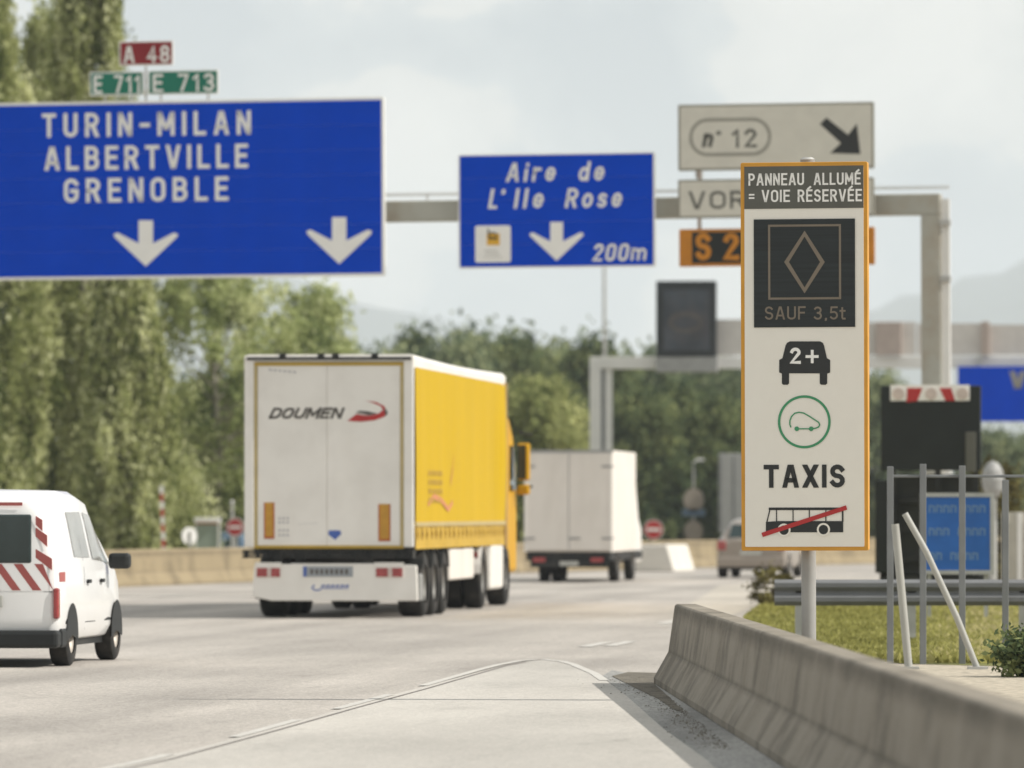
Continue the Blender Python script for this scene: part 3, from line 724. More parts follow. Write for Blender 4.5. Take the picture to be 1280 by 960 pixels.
b = MB(); b.box(xr+.03, xr+.17, .6, .74, 0, zt-.1); b.build('cable_duct', M_GANTRYW, gt)
b = MB()
for zz in (gp.at(1180, 278, .5)[1], gp.at(1180, 348, .5)[1]): b.box(xr+.001, xr+.19, .5, .78, zz-.05, zz+.05)
b.build('junction_box', M_GALV, gt)
def panel(t, rc, border, mface, mborder, yo=0, depth=.06, r=.03, seams=0):
    x0, x1, z0, z1 = rc
    b = MB(); b.prism(rrect(x0, x1, z0, z1, r), 'y', yo, yo+depth); b.build('panel_frame', mborder, t, bevel=.004)
    if seams:
        n = seams; h = (z1-z0-2*border)/n
        me = None
        for i in range(n):
            b = MB(); zc = z0+border+h*(i+.5)
            if me is None:
                b.box(x0+border, x1-border, -.006, .006, -h/2+.0012, h/2-.0012); o = b.build('panel_plank', mface, t, loc=(0, yo, zc)); me = o.data
            else:
                o = bpy.data.objects.new('panel_plank', me); COL.objects.link(o); o.parent = t; o.location = (0, yo+random.uniform(-.0008, .0008), zc)
    else:
        b = MB(); b.prism(rrect(x0+border, x1-border, z0+border, z1-border, r*.8), 'y', yo-.008, yo+.004); b.build('face_panel', mface, t)
def arrow_down(b, px0, px1, py0, py1, shaft, yo=-.012):
    cx = (px0+px1)/2; h = py1-py0; hw = (px1-px0)/2; s = shaft/2; k = hw/41
    P = [(cx-s, py0), (cx-s, py0+h*.50), (px0+6*k, py0+h*.265), (px0+1*k, py0+h*.30), (px0+2*k, py0+h*.36), (cx, py1), (px1-2*k, py0+h*.36), (px1-1*k, py0+h*.30), (px1-6*k, py0+h*.265), (cx+s, py0+h*.50), (cx+s, py0)]
    q = gp.pts(P, yo)
    n = len(q); b.add([(p[0], yo, p[1]) for p in q], [(0, 1, 9, 10), (1, 2, 3, 4), (1, 4, 5), (1, 5, 9), (9, 5, 6), (9, 6, 7, 8)])
# big blue sign
t = on_gantry('direction_sign', 'big blue overhead sign reading TURIN-MILAN ALBERTVILLE GRENOBLE with white down arrows', 'road sign')
rc = list(gp.rect(-115, 480.5, 128, 345)); c1 = gp.at(180, 126, 0)[1]; c2 = gp.at(180, 348.3, 0)[1]; rc[3] = c1; rc[2] = c2
panel(t, rc, .055, M_SIGNBLUE, M_SIGNWHITE, 0, .10, .05, seams=7)
words(t, gp, M_SIGNWHITE, [('TURIN-MILAN', 52.5, 313.5, 140, 170, .165, 0, .52), ('ALBERTVILLE', 55.5, 310, 181.5, 211.5, .165, 0, .46), ('GRENOBLE', 80, 285.5, 222, 252, .165, 0, .48)], -.012)
for a in ((141, 223.5, 275.5, 333), (382, 466, 271.5, 330), (-101, -18.5, 279.5, 337)):
    b = MB(); arrow_down(b, a[0], a[1], a[2], a[3], 18); b.build('down_arrow', M_SIGNWHITE, t, fix=False)
def hangers(t, pxs, rc):
    for p in pxs:
        x = gp.at(p, 250, .3)[0]; b = MB(); b.box(x-.04, x+.04, .06 if rc is None else .105, .545, rc[2]+.2, rc[3]-.2); b.build('hanger', M_GALV, t)
hangers(t, (-60, 60, 182, 300, 424), rc)
top_rc = rc
def plate(name, label, s, R, T, m, posts, bot):
    t = on_gantry(name, label, 'route sign', group='route number plates above the big blue sign')
    rc = gp.rect(*R); panel(t, rc, .028, m, M_SIGNWHITE, 0, .04, .02)
    b = MB(); textpx(b, gp, s, T[0], T[1], T[2], T[3], .155, -.012, gap=.36); b.build('lettering', M_SIGNWHITE, t, fix=False)
    for p in posts:
        x = gp.at(p, 110, .04)[0]; b = MB(); b.box(x-.018, x+.018, .042, .075, bot, rc[3]-.05); b.build('post', M_GALV, t)
zt_ = c1+.002
zE = gp.rect(186, 272, 87.5, 118)[3]
plate('route_sign', 'green plate reading E 711, lower left above the big blue sign', 'E 711', (112, 179.5, 89.5, 119.5), (117, 175.5, 94, 116.5), M_GREENPLATE, (131, 165), zt_)
plate('route_sign', 'green plate reading E 713, lower right above the big blue sign', 'E 713', (185, 273, 87.5, 118), (191, 268, 92, 114.5), M_GREENPLATE, (201, 260), zt_)
plate('route_sign', 'dark red plate reading A 48, topmost above the two green plates', 'A 48', (149, 216.5, 51, 82), (154.5, 212, 57, 78.5), M_REDPLATE, (182.3,), zt_)
# Ile Rose sign
t = on_gantry('services_sign', 'blue overhead sign reading Aire de L Ile Rose 200m with logo and arrow', 'road sign')
rc = gp.rect(573, 818.5, 191.5, 334.5); panel(t, rc, .03, M_SIGNBLUE, M_SIGNWHITE, 0, .10, .03, seams=5)
words(t, gp, M_SIGNWHITE, [('Aire', 632, 693, 203, 227, .155, .16, .44), ('de', 722, 754, 202, 226, .155, .16, .44), ("L'", 610, 628, 236, 261, .16, .16, .30), ('Ile', 642, 678, 235.5, 260.5, .155, .16, .46),
    ('Rose', 706, 776, 235, 259.5, .155, .16, .42), ('200', 740, 784, 304.5, 326.5, .16, .16, .36), ('m', 788, 807, 304, 325.5, .15, .12)], -.012)
b = MB(); arrow_down(b, 661, 730.5, 277.5, 326, 16); b.build('down_arrow', M_SIGNWHITE, t, fix=False)
lx = gp.rect(594, 638.5, 282, 328, -.01)
b = MB(); b.prism(rrect(*lx, .04), 'y', -.016, -.007); lo = b.build('logo_panel', M_SIGNWHITE, t)
b = MB(); a = gp.rect(608.5, 624.5, 292, 306.5, -.02); b.box(a[0], a[1], -.02, -.0165, a[2], a[3]); b.build('logo_square', M_YELLOWINK, t)
b = MB()
for q in ([(610, 286), (611.5, 297), (622, 297)], [(611, 291), (619, 291.5), (621.5, 294)], [(613, 296), (612, 300)], [(616, 296), (616, 300)], [(619, 296), (620, 300)]): b.ribbon(gp.pts(q, -.022), .028, -.022-.0004*len(b.f))
b.build('logo_animal', M_INK, t, fix=False)
b = MB()
for yy, xa, xb in ((313.5, 607, 620), (317.5, 609, 623), (321.5, 607, 626)):
    for k in range(5):
        xx = xa+(xb-xa)*k/4; b.ribbon(gp.pts([(xx-1, yy), (xx+.8, yy)], -.02), .02, -.0205)
b.build('logo_small_print', M_EXITLINE, t, fix=False)
hangers(t, (620, 700, 775), rc)
# exit sign stack
t = on_gantry('exit_sign', 'cream overhead exit panel with number 12 in a capsule and a black diagonal arrow', 'road sign')
rc = gp.rect(847.5, 1092.5, 129, 212); panel(t, rc, .045, M_EXITFACE, M_EXITLINE, 0, .10, .03)
b = MB(); a = gp.rect(863.5, 962, 149.5, 193, -.012); b.ribbon(rrect(*a, (a[3]-a[2])/2-.005, 9), .062, -.012, True); b.build('capsule_outline', M_EXITLINE, t, fix=False)
b = MB(); textpx(b, gp, 'n', 877, 890, 161, 184, .22, -.012, .2); textpx(b, gp, 'q', 893, 900, 163, 184, .1, -.012, .1); textpx(b, gp, '12', 915, 946, 161, 184.5, .17, -.012, gap=.38)
b.build('lettering', mat('exit_text', (.12, .12, .105), .6, var=.08), t, fix=False)
b = MB(); q = gp.pts([(1025, 155), (1033, 147), (1060, 168.5), (1071, 154.5), (1075.5, 192.5), (1037.5, 191.5), (1051, 179)], -.012)
b.add([(p[0], -.012, p[1]) for p in q], [(0, 1, 2, 6), (2, 3, 4), (6, 4, 5), (2, 4, 6)]); b.build('diagonal_arrow', M_INK, t, fix=False)
hangers(t, (874, 970, 1065), (0, 0, gp.at(970, 235, .3)[1], rc[3]))
t = on_gantry('exit_sign', 'cream overhead name panel starting with VOR, below the exit 12 panel', 'road sign')
rc = gp.rect(847.5, 1092.5, 223, 271.5); panel(t, rc, .04, M_EXITFACE, M_EXITLINE, 0, .10, .03)
b = MB(); textpx(b, gp, 'VOREPPE', 860.5, 1030, 238, 260.5, .17, -.012, gap=.26); b.build('lettering', mat('exit_text2', (.13, .13, .115), .6, var=.08), t, fix=False)
for p in (874, 1065):
    x = gp.at(p, 218, .02)[0]; b = MB(); b.box(x-.035, x+.035, .02, .09, rc[3]-.002, rc[3]+.18); b.build('bracket', M_CABINET, t)
t = on_gantry('lane_number_sign', 'dark orange-framed overhead plate with orange characters S 2, lowest of its stack', 'road sign')
rc = gp.rect(849, 1093, 285, 332); panel(t, rc, .03, M_AMBER, M_AMBER, 0, .10, .02)
a = gp.rect(865, 1075, 289, 328, -.01); b = MB(); b.box(a[0], a[1], -.014, -.008, a[2], a[3]); b.build('dark_inset', M_BLACK, t)
b = MB(); textpx(b, gp, 'S', 869, 889, 291, 325.5, .2, -.018, .0); textpx(b, gp, '2', 904, 924, 291, 325.5, .2, -.018, .0); b.build('lettering', M_AMBER, t, fix=False)
for p in (874, 1065):
    x = gp.at(p, 278, .02)[0]; b = MB(); b.box(x-.035, x+.035, .02, .09, rc[3]-.002, rc[3]+.195); b.build('bracket', M_CABINET, t)

# ================================================================ SECOND, WHITE GANTRY
g2 = Plane((PX(745, 210), 210, 0), rz=math.radians(-6))
def on_g2(name, label, cat): return thing(name, label, cat, g2.loc, g2.rz)
t = on_g2('sign_gantry', 'white portal gantry farther along, behind the dark lane signal', 'gantry')
z0 = g2.at(800, 461)[1]; z1 = g2.at(800, 446)[1]; xe = 22
xa = g2.at(737, 500)[0]; xb = g2.at(751, 500)[0]; xc = g2.at(756, 500)[0]; xd = g2.at(764, 500)[0]
b = MB(); b.box(xa, xe, 0, .5, z0, z1); b.build('beam', M_GANTRYW, t, bevel=.02)
b = MB(); b.box(xa, xb, 0, .4, 0, z0); b.build('leg', M_GANTRYW, t, bevel=.015)
b = MB(); b.box(xc, xd, .1, .45, 0, z0); b.build('leg', M_GANTRYW, t, bevel=.015)
b = MB(); b.box(xb, xc, .15, .3, .5, z0); b.build('leg_slit', M_FENCE, t)  # dark slit between the two legs, drawn as a solid dark strip
b = MB(); b.box(xe-.5, xe, .05, .45, 0, z0); b.build('leg', M_GANTRYW, t, bevel=.015)
zw = g2.at(1000, 399)[1]; x9 = g2.at(893, 420)[0]
for k in range(9):
    b = MB(); xs_ = x9+k*2.2
    b.box(xs_+.02, xs_+2.18, .05, .08, z1+.03, zw-.05*k); b.build('walkway_panel', M_BEIGEPANEL, t)
for px in (1111, 1232):
    a = g2.at(px, 420)[0]; b = MB(); hw = .42 if px < 1200 else .14; b.box(a-hw, a+hw, -.25, .04, z1+.02, zw-.1); b.build('cabinet', M_CABINET, t, bevel=.02)
t = on_g2('lane_signal', 'dark grey lane control signal box standing on the white gantry beam', 'lane signal')
a = g2.rect(820, 895, 351, 446, -.5)
b = MB(); b.box(a[0], a[1], -.5, -.05, a[2], a[3]); b.build('housing', M_SIGNALDARK, t, bevel=.04)
bb = g2.rect(829, 887, 362, 438, -.52); b = MB(); b.box(bb[0], bb[1], -.515, -.49, bb[2], bb[3]); b.build('screen', M_SIGNALGLASS, t)
b = MB(); c = g2.at(857, 403, -.52); b.ribbon([(c[0]+.50*math.cos(k*math.pi/16), c[1]+.28*math.sin(k*math.pi/16)) for k in range(32)], .14, -.53, True); b.build('dim_ring', mat('dim_ring', (.095, .085, .08), .5, var=.2), t, fix=False)
b = MB(); a2 = g2.rect(819, 897, 446, 465, -.5); b.box(a2[0], a2[1], -.48, -.02, a2[2], a2[3]); b.build('mounting_box', M_POST, t, bevel=.02)
t = on_g2('direction_sign', 'far blue sign at the right edge of the photo with a little white lettering', 'road sign')
a = g2.rect(1197, 1345, 458, 527, -.3); b = MB(); b.box(a[0], a[1], -.3, -.2, a[2], a[3]); b.build('panel', M_SIGNBLUE, t, bevel=.01)
b = MB(); textpx(b, g2, 'V', 1262, 1282, 464, 486, .3, -.32); b.build('lettering', M_EXITLINE, t, fix=False)
x = g2.at(1225, 450, -.2)[0]
for xx in (x, x+2.4): b = MB(); b.box(xx-.06, xx+.06, -.2, -.005, a[2]+.2, z1); b.build('hanger', M_GALV, t)
# lamp mast
Y = 262; t = thing('lamp_mast', 'thin pale lamp mast rising beside the left leg of the white gantry', 'lamp mast', (PX(755.5, Y), Y, GZ))
b = MB(); b.tube((0, 0, 0), (0, 0, PZ(338, Y)+1.8), .11, .06, 12); b.build('mast', M_GALV, t, smooth=True)
b = MB(); b.tube((0, 0, PZ(338, Y)+1.7), (1.2, 0, PZ(338, Y)+2.0), .04, .03, 8); b.box(1.1, 1.75, -.12, .12, PZ(338, Y)+1.95, PZ(338, Y)+2.07); b.build('lamp_head', M_GALV, t)

# ================================================================ VEHICLES
def wheel(parent, x, y, r, wd, side, dish=.3, rimc=M_RIM, label=None):
    """side=+1: outer face towards +x"""
    b = MB(); n = 28; prof = [(-.5, .60), (-.5, .90), (-.42, .98), (-.3, 1), (.3, 1), (.42, .98), (.5, .90), (.5, .60)]
    vs = []
    for a_, rr in prof:
        for i in range(n): t = 2*math.pi*i/n; vs.append((a_*wd, r*rr*math.cos(t), r*rr*math.sin(t)))
    fs = [(k*n+i, k*n+(i+1) % n, (k+1)*n+(i+1) % n, (k+1)*n+i) for k in range(len(prof)-1) for i in range(n)]
    b.add(vs, fs); w_ = b.build('wheel', M_RUBBER, parent, loc=(x, y, r), smooth=True)
    b = MB(); pr = [(side*.42, .61), (side*.34, .52), (side*.12, .45), (side*.12, .2), (side*.30, .16), (side*.30, .0001)]
    vs = []
    for a_, rr in pr:
        for i in range(n): t = 2*math.pi*i/n; vs.append((a_*wd, r*rr*math.cos(t), r*rr*math.sin(t)))
    b.add(vs, [(k*n+i, k*n+(i+1) % n, (k+1)*n+(i+1) % n, (k+1)*n+i) for k in range(len(pr)-1) for i in range(n)])
    b.build('rim', rimc, w_, smooth=True)
    return w_

# ---- yellow curtain-side lorry
phi = math.radians(5.75)
LY = 96.2
lorry = thing('articulated_lorry', 'articulated lorry with yellow curtain side, white rear doors and yellow cab', 'lorry', (PX(411, LY), LY, 0), -phi)
lp = Plane((PX(411, LY), LY, 0), rz=-phi)
HWD = 1.272; zf = 1.09; zr = 3.93; TL = 13.6
def LP(px, py, yo=0): return lp.at(px, py, yo)
a = lp.rect(306, 517, 443, 687)
HX0, HX1 = a[0], a[1]
# body core
b = MB(); b.box(HX0+.02, HX1-.012, .06, TL, zf, zr-.05); b.build('trailer_body', M_TRUCKWHITE, lorry)
# roof with rounded side rail
rt = LP(410, 443)[1]
b = MB(); P = [(HX0-.005, zr-.17), (HX0-.005, rt-.06), (HX0+.05, rt), (HX1-.05, rt), (HX1+.005, rt-.06), (HX1+.005, zr-.17), (HX1-.03, zr-.17), (HX1-.03, zr-.06), (HX0+.03, zr-.06), (HX0+.03, zr-.17)]
n = len(P); vs = []; segs = 12
for i in range(segs+1):
    y = TL*i/segs-.02; sag = -.035*math.sin(math.pi*i/segs)*1
    vs += [(p[0], y, p[1]+sag) for p in P]
b.add(vs, [(k*n+i, k*n+(i+1) % n, (k+1)*n+(i+1) % n, (k+1)*n+i) for k in range(segs) for i in range(n)]+[(0, 1, 2, 3, 4, 5, 6, 7, 8, 9)[::-1], tuple(segs*n+i for i in range(n))])
b.build('roof', M_TRUCKWHITE, lorry)
# rear frame
for xa_, xb_ in ((HX0, LP(318, 500)[0]), (LP(505, 500)[0], HX1)):
    b = MB(); b.box(xa_, xb_, -.05, .06, zf-.02, zr-.02); b.build('corner_post', M_TRUCKWHITE, lorry, bevel=.012)
b = MB(); b.box(HX0, HX1, -.055, .06, LP(410, 452)[1], rt-.015); b.build('rear_header', M_TRUCKWHITE, lorry, bevel=.01)
b = MB(); b.box(HX0+.04, HX1-.03, -.075, -.052, LP(410, 450)[1], LP(410, 446.8)[1]); b.build('drip_strip', M_CHASSIS, lorry)
for px in (354, 402, 420, 469):
    x, z = LP(px, 444.5); b = MB(); b.box(x-.05, x+.05, -.085, -.053, z-.055, z+.035); b.build('top_hinge', M_CHASSIS, lorry, bevel=.01)
dz0 = LP(410, 682)[1]; dz1 = LP(410, 457)[1]; dxl = LP(322, 500)[0]; dxr = LP(501, 500)[0]; dxm = LP(409, 500)[0]
for xa_, xb_ in ((dxl+.003, dxm-.006), (dxm+.006, dxr-.003)):
    b = MB(); b.box(xa_, xb_, -.035, .03, dz0, dz1); b.build('rear_door', M_TRUCKWHITE, lorry, bevel=.008)
b = MB(); b.box(dxm-.005, dxm+.005, -.024, -.012, dz0, dz1); b.build('door_seam', M_TRUCKWHITE, lorry)
for r_ in ((LP(318, 500)[0]+.002, dxl, dz0, dz1, M_TRIM), (dxr, LP(505, 500)[0]-.002, dz0, dz1, M_TRIM)):
    b = MB(); b.box(r_[0], r_[1], -.045, 0, r_[2], r_[3]); b.build('door_gasket', r_[4], lorry)
for zz, m in ((dz1, M_YTRIM), (dz0-.045, M_YTRIM)):
    b = MB(); b.box(LP(318, 500)[0]+.002, LP(505, 500)[0]-.002, -.048, -.002, zz+.001, zz+.044); b.build('door_trim', m, lorry)
# retro-reflective vertical strips
for (pa, pb, ya, yb) in ((330, 343, 628, 673.5), (473, 488, 630, 676.5)):
    r_ = lp.rect(pa, pb, ya, yb, -.037); b = MB(); b.box(r_[0], r_[1], -.041, -.0352, r_[2], r_[3]); o = b.build('marker_strip', M_REFLECT, lorry)
    hw = (r_[1]-r_[0]); b = MB()
    b.box(r_[0]-.0, r_[0]+.022, -.0425, -.0355, r_[2], r_[3]); b.box(r_[1]-.022, r_[1], -.0425, -.0355, r_[2], r_[3]); b.box(r_[0]+.022, r_[1]-.022, -.0425, -.0355, r_[2], r_[2]+.035)
    b.build('strip_border', mat('strip_border', (.40, .09, .02), .5, var=.1), o)
# lettering and swoosh on the doors
m_txt = mat('lorry_text', (.10, .09, .08), .5, var=.1)
b = MB(); textpx(b, lp, 'DOUMEN', 336, 426, 509.5, 523.5, .24, -.038, .38, gap=.22); b.build('lettering', m_txt, lorry, fix=False)
Z7 = lambda P: lp.pts([(300+x/5.82, 430+y/5.82) for x, y in P], -.039)
b = MB(); q = Z7([(780, 560), (845, 510), (940, 522), (1010, 505), (1040, 478), (1020, 450), (960, 425), (910, 412), (990, 422), (1050, 452), (1072, 500), (1050, 530), (980, 555), (880, 566)])
b.add([(p[0], -.039, p[1]) for p in q], [(0, 1, 2, 12, 13), (2, 3, 11, 12), (3, 4, 10, 11), (4, 5, 9, 10), (5, 6, 8, 9), (6, 7, 8)]); b.build('red_swoosh', M_REDINK, lorry, fix=False)
b = MB(); b.poly(Z7([(840, 500), (870, 485), (930, 490), (1000, 505), (940, 520), (900, 508)]), -.0405); b.poly(Z7([(1048, 470), (1068, 480), (1075, 505), (1060, 525), (1052, 500)]), -.0408); b.build('dark_swoosh', m_txt, lorry, fix=False)
b = MB(); q = lp.pts([(411, 663), (425, 663), (427, 667), (419, 675), (410, 668)], -.038); b.poly(q, -.038); b.build('blue_emblem', M_BLUEINK, lorry, fix=False)
b = MB()
for yy in (648, 653, 663, 669): 
    for k in range(3): b.ribbon(lp.pts([(348+k*5, yy), (351+k*5, yy)], -.038), .03, -.038)
for k in range(6): b.ribbon(lp.pts([(336+k*6, 462+k*.6), (340+k*6, 462.5+k*.6)], -.038), .025, -.038)
for k in range(5): b.ribbon(lp.pts([(374+k*5, 655-k*.3), (377+k*5, 655-k*.3)], -.038), .008, -.038)
b.build('small_print', mat('small_print', (.42, .41, .42), .6, var=.1), lorry, fix=False)
# right side: curtain, strips, lower band
def LS(s_, z): return z
b = MB(); ny = 90; nz = 10; vs = []; zc0 = 1.44; zc1 = 3.78
def curt_x(y, z):
    j = (z-zc0)/(zc1-zc0)
    wob = .006*math.sin(y*2.6)+.005*math.sin(y*5.3+z)+.012*math.sin(y*.9+z*.8)
    if y > TL-2.4: wob += .045*math.sin((y-TL+2.4)*9)*min(1, (y-TL+2.4))
    return HX1+.012+wob*(.3+.7*math.sin(math.pi*max(0, min(1, j))))
for i in range(ny+1):
    y = .12+(TL-.35)*i/ny
    for j in range(nz+1):
        z = zc0+(zc1-zc0)*j/nz; vs.append((curt_x(y, z), y, z))
b.add(vs, [(i*(nz+1)+j, (i+1)*(nz+1)+j, (i+1)*(nz+1)+j+1, i*(nz+1)+j+1) for i in range(ny) for j in range(nz)]); b.build('side_curtain', M_CURTAIN, lorry, smooth=True, fix=False)
b = MB(); b.box(HX1-.01, HX1+.03, .12, TL-.2, 1.385, 1.45); b.build('side_strip', M_TRIM, lorry)
b = MB(); vs = []
for i in range(ny+1):
    y = .12+(TL-.35)*i/ny
    for j in range(5): vs.append((HX1+.012+.006*math.sin(y*3+j), y, 1.04+.35*j/4))
b.add(vs, [(i*5+j, (i+1)*5+j, (i+1)*5+j+1, i*5+j+1) for i in range(ny) for j in range(4)]); b.build('lower_curtain', M_CURTAINLOW, lorry, smooth=True, fix=False)
m_strap = mat('strap', (.42, .25, .035), .7, var=.3)
sm = None
for k in range(21):
    y = .35+k*.63
    if sm is None:
        b = MB(); b.box(0, .006, -.03, .03, -.02, .17); b.box(.006, .016, -.05, .05, .03, .10); o = b.build('buckle_strap', m_strap, lorry, loc=(HX1+.020, y, 1.2)); sm = o.data
    else:
        o = bpy.data.objects.new('buckle_strap', sm); COL.objects.link(o); o.parent = lorry; o.location = (HX1+.020, y, 1.2)
b = MB(); b.box(HX0+.05, HX1-.01, TL-.06, TL+.02, zf-.1, zr-.05); b.build('headboard', M_TRUCKWHITE, lorry)
b = MB(); b.box(HX1-.03, HX1+.035, TL-.22, TL+.02, zf-.08, zr-.12); b.build('front_post', mat('front_post', (.30, .19, .08), .6, var=.2), lorry, bevel=.01)
b = MB(); yy = 1.6
def on_curtain(b, P, off=.008):
    b.add([(curt_x(y, z)+off, y, z) for y, z in P], [tuple(range(len(P)))])
for r in range(4):
    for k in range(5):
        a_ = 1.9+k*.42; z_ = 2.16-r*.14; on_curtain(b, [(a_, z_), (a_+.27, z_), (a_+.27, z_+.08), (a_, z_+.08)])
o = b.build('side_small_print', mat('side_print', (.42, .25, .02), .6, var=.1), lorry, fix=False); o['kind'] = 'stuff'
for P in ([(1.8, 1.68), (2.6, 1.80), (3.6, 1.75), (4.6, 1.60), (5.2, 1.72)], [(4.9, 2.0), (5.2, 2.25), (5.3, 2.45)]):
    b = MB()
    for a_, c_ in zip(P[:-1], P[1:]): on_curtain(b, [(a_[0], a_[1]), (c_[0], c_[1]), (c_[0], c_[1]+.08), (a_[0], a_[1]+.08)])
    b.build('side_emblem', M_LOGOMUD, lorry, fix=False)
# underside
b = MB(); b.box(HX0+.75, HX0+.90, .05, 11.8, .78, 1.08); b.box(HX1-.90, HX1-.75, .05, 11.8, .78, 1.08)
for k in range(14): b.box(HX0+.1, HX1-.1, .3+k*.95, .42+k*.95, .98, 1.075)
b.build('chassis', M_CHASSIS, lorry)
za = LP(410, 687)[1]; zb_ = LP(410, 696)[1]
b = MB()
for k in range(3): b.box(HX0-.03, HX1-.0, -.10+k*.002, .3, za-.014-k*.045-.02, za-.006-k*.045)
for k in range(15): b.box(HX0+k*.18, HX0+.03+k*.18, -.07, .2, za-.13, za-.01)
b.build('rear_step_grille', M_CHASSIS, lorry)
b = MB()
for px in (348, 460): x = LP(px, 700)[0]; b.box(x-.07, x+.07, -.02, .35, LP(410, 714)[1], za-.08)
b.build('bumper_bracket', M_CHASSIS, lorry)
r_ = lp.rect(316, 521, 705, 751)
b = MB(); z5, z6 = r_[2], r_[3]; P = [(r_[0], z5+.06), (r_[0]+.03, z6-.02), (LP(352, 700)[0], z6-.0), (LP(362, 700)[0], z6-.0), (LP(366, 700)[0], z6+.01), (LP(466, 700)[0], z6+.01), (r_[1], z6-.02), (r_[1]+.02, z5), (LP(340, 700)[0], z5)]
b.prism(P, 'y', -.06, .06); b.build('rear_bumper', M_TRUCKWHITE, lorry, bevel=.012)
for pa, pb in ((319, 352), (468, 505)):
    q = lp.rect(pa, pb, 703, 722, -.065); b = MB(); b.box(q[0], q[1], -.07, -.061, q[2], q[3]); o = b.build('rear_lamp', M_TRUCKWHITE, lorry, bevel=.004)
    q = lp.rect(pa+2, pb-2, 710, 721, -.07); wq = (q[1]-q[0]); b = MB(); b.box(q[0], q[0]+wq*.45, -.085, -.071, q[2], q[3]); b.box(q[0]+wq*.62, q[1], -.085, -.071, q[2], q[3]); b.build('red_lens', M_LAMPRED, o, bevel=.004)
    b = MB(); b.box(q[0]+wq*.46, q[0]+wq*.61, -.084, -.071, q[2], q[3]); b.build('clear_lens', M_LAMPWHITE, o)
q = lp.rect(379, 441, 708, 721, -.065); b = MB(); b.box(q[0], q[1], -.07, -.061, q[2], q[3]); pl_ = b.build('number_plate', mat('plate_dull', (.30, .32, .34), .5, var=.1), lorry)
b = MB(); b.box(q[0], q[0]+.05, -.072, -.0705, q[2], q[3]); b.build('plate_band', M_BLUEINK, pl_)
b = MB()
for k in range(8): xx = q[0]+.11+k*.075; b.box(xx, xx+.045, -.073, -.0705, q[2]+.04, q[3]-.04)
b.build('plate_characters', m_txt, pl_)
b = MB(); b.ribbon(lp.pts([(393, 731), (390, 735), (394, 738), (401, 737)], -.065), .02, -.0625)
for k in range(6): b.ribbon(lp.pts([(401+k*6, 736.5), (403+k*6, 731.5), (405.5+k*6, 731.5), (404+k*6, 736.5)], -.065), .018, -.063)
b.build('maker_script', M_BLUEINK, lorry, fix=False)
b = MB(); q = LP(528, 730); b.box(HX1-.05, HX1+.10, .10, .34, z5-.0, z6-.15); b.build('side_marker_box', M_POST, lorry, bevel=.02)
for s_ in (1.75, 3.06, 4.37):
    wheel(lorry, HX0+.22, s_, .50, .385, -1); wheel(lorry, HX1-.21, s_, .50, .385, 1)
    b = MB(); b.tube((HX0+.3, s_, .5), (HX1-.3, s_, .5), .075, n=12); b.build('axle', M_CHASSIS, lorry, smooth=True)
    b = MB(); n = 10; vs = []
    for sx in (HX1-.42, HX1-.0):
        for rr in (.56, .59):
            for i in range(n+1):
                t_ = math.radians(25+130*i/n); vs.append((sx, s_+rr*math.cos(t_), .5+rr*math.sin(t_)))
    m_ = n+1; b.add(vs, [(i, i+1, i+1+2*m_, i+2*m_) for i in range(n)]+[(m_+i, m_+i+1, m_+i+1+2*m_, m_+i+2*m_) for i in range(n)]+[(2*m_+i, 2*m_+i+1, 3*m_+i+1, 3*m_+i) for i in range(n)])
    b.build('mudguard', M_CHASSIS, lorry)
for xa_ in (HX0+.02, HX1-.43): b = MB(); b.box(xa_, xa_+.40, 1.02, 1.05, .28, .72); b.build('mud_flap', M_RUBBER, lorry)
b = MB(); b.box(HX1-.45, HX1-.02, 5.15, 8.7, .52, 1.02); b.build('pallet_box', M_TRUCKWHITE2, lorry, bevel=.03)
b = MB(); b.box(HX0+.02, HX0+.45, 5.15, 8.7, .45, 1.0); b.build('pallet_box', M_CHASSIS, lorry, bevel=.03)
# tractor
b = MB(); b.box(HX0+.75, HX1-.75, 8.9, 15.9, .62, .95); b.build('tractor_chassis', M_CHASSIS, lorry)
for sx, sd_ in ((HX0+.17, -1), (HX1-.17, 1)): wheel(lorry, sx, 10.25, .51, .30, sd_); wheel(lorry, sx-.33*sd_, 10.25, .51, .30, sd_); wheel(lorry, sx, 13.95, .51, .33, sd_)
b = MB(); n = 12; vs = []
for sx in (HX1-.55, HX1-.01):
    for rr in (.58, .63):
        for i in range(n+1): t_ = math.radians(8+164*i/n); vs.append((sx, 10.25+rr*math.cos(t_)*1.12, .5+rr*math.sin(t_)))
m_ = n+1; b.add(vs, [(i, i+1, i+1+2*m_, i+2*m_) for i in range(n)]+[(m_+i, m_+i+1, m_+i+1+2*m_, m_+i+2*m_) for i in range(n)]+[(2*m_+i, 2*m_+i+1, 3*m_+i+1, 3*m_+i) for i in range(n)]+[(i, i+1, m_+i+1, m_+i) for i in range(n)])
b.build('tractor_mudguard', M_TRUCKWHITE, lorry)
b = MB(); b.box(HX1-.5, HX1+.005, 11.2, 13.2, .30, 1.10); b.build('side_tank', M_TRUCKWHITE, lorry, bevel=.05)
b = MB(); b.box(HX1-.12, HX1-.02, 9.3, 9.36, .84, .95); b.build('side_marker', M_LAMPRED, lorry)
cabp = [(14.0, .9), (14.0, 2.7), (14.3, 3.12), (14.9, 3.25), (15.6, 2.95), (16.05, 2.45), (16.25, 1.6), (16.25, .55), (14.5, .55)]
b = MB(); b.prism([(y, z) for y, z in cabp], 'x', HX0+.09, HX1-.07); b.build('cab', M_CABYELLOW, lorry, bevel=.07)
b = MB(); b.box(HX1-.10, HX1-.02, 13.35, 14.05, 1.05, 3.15); b.box(HX0+.02, HX0+.1, 13.35, 14.05, 1.05, 3.30); b.build('side_deflector', M_CABYELLOW, lorry, bevel=.03)
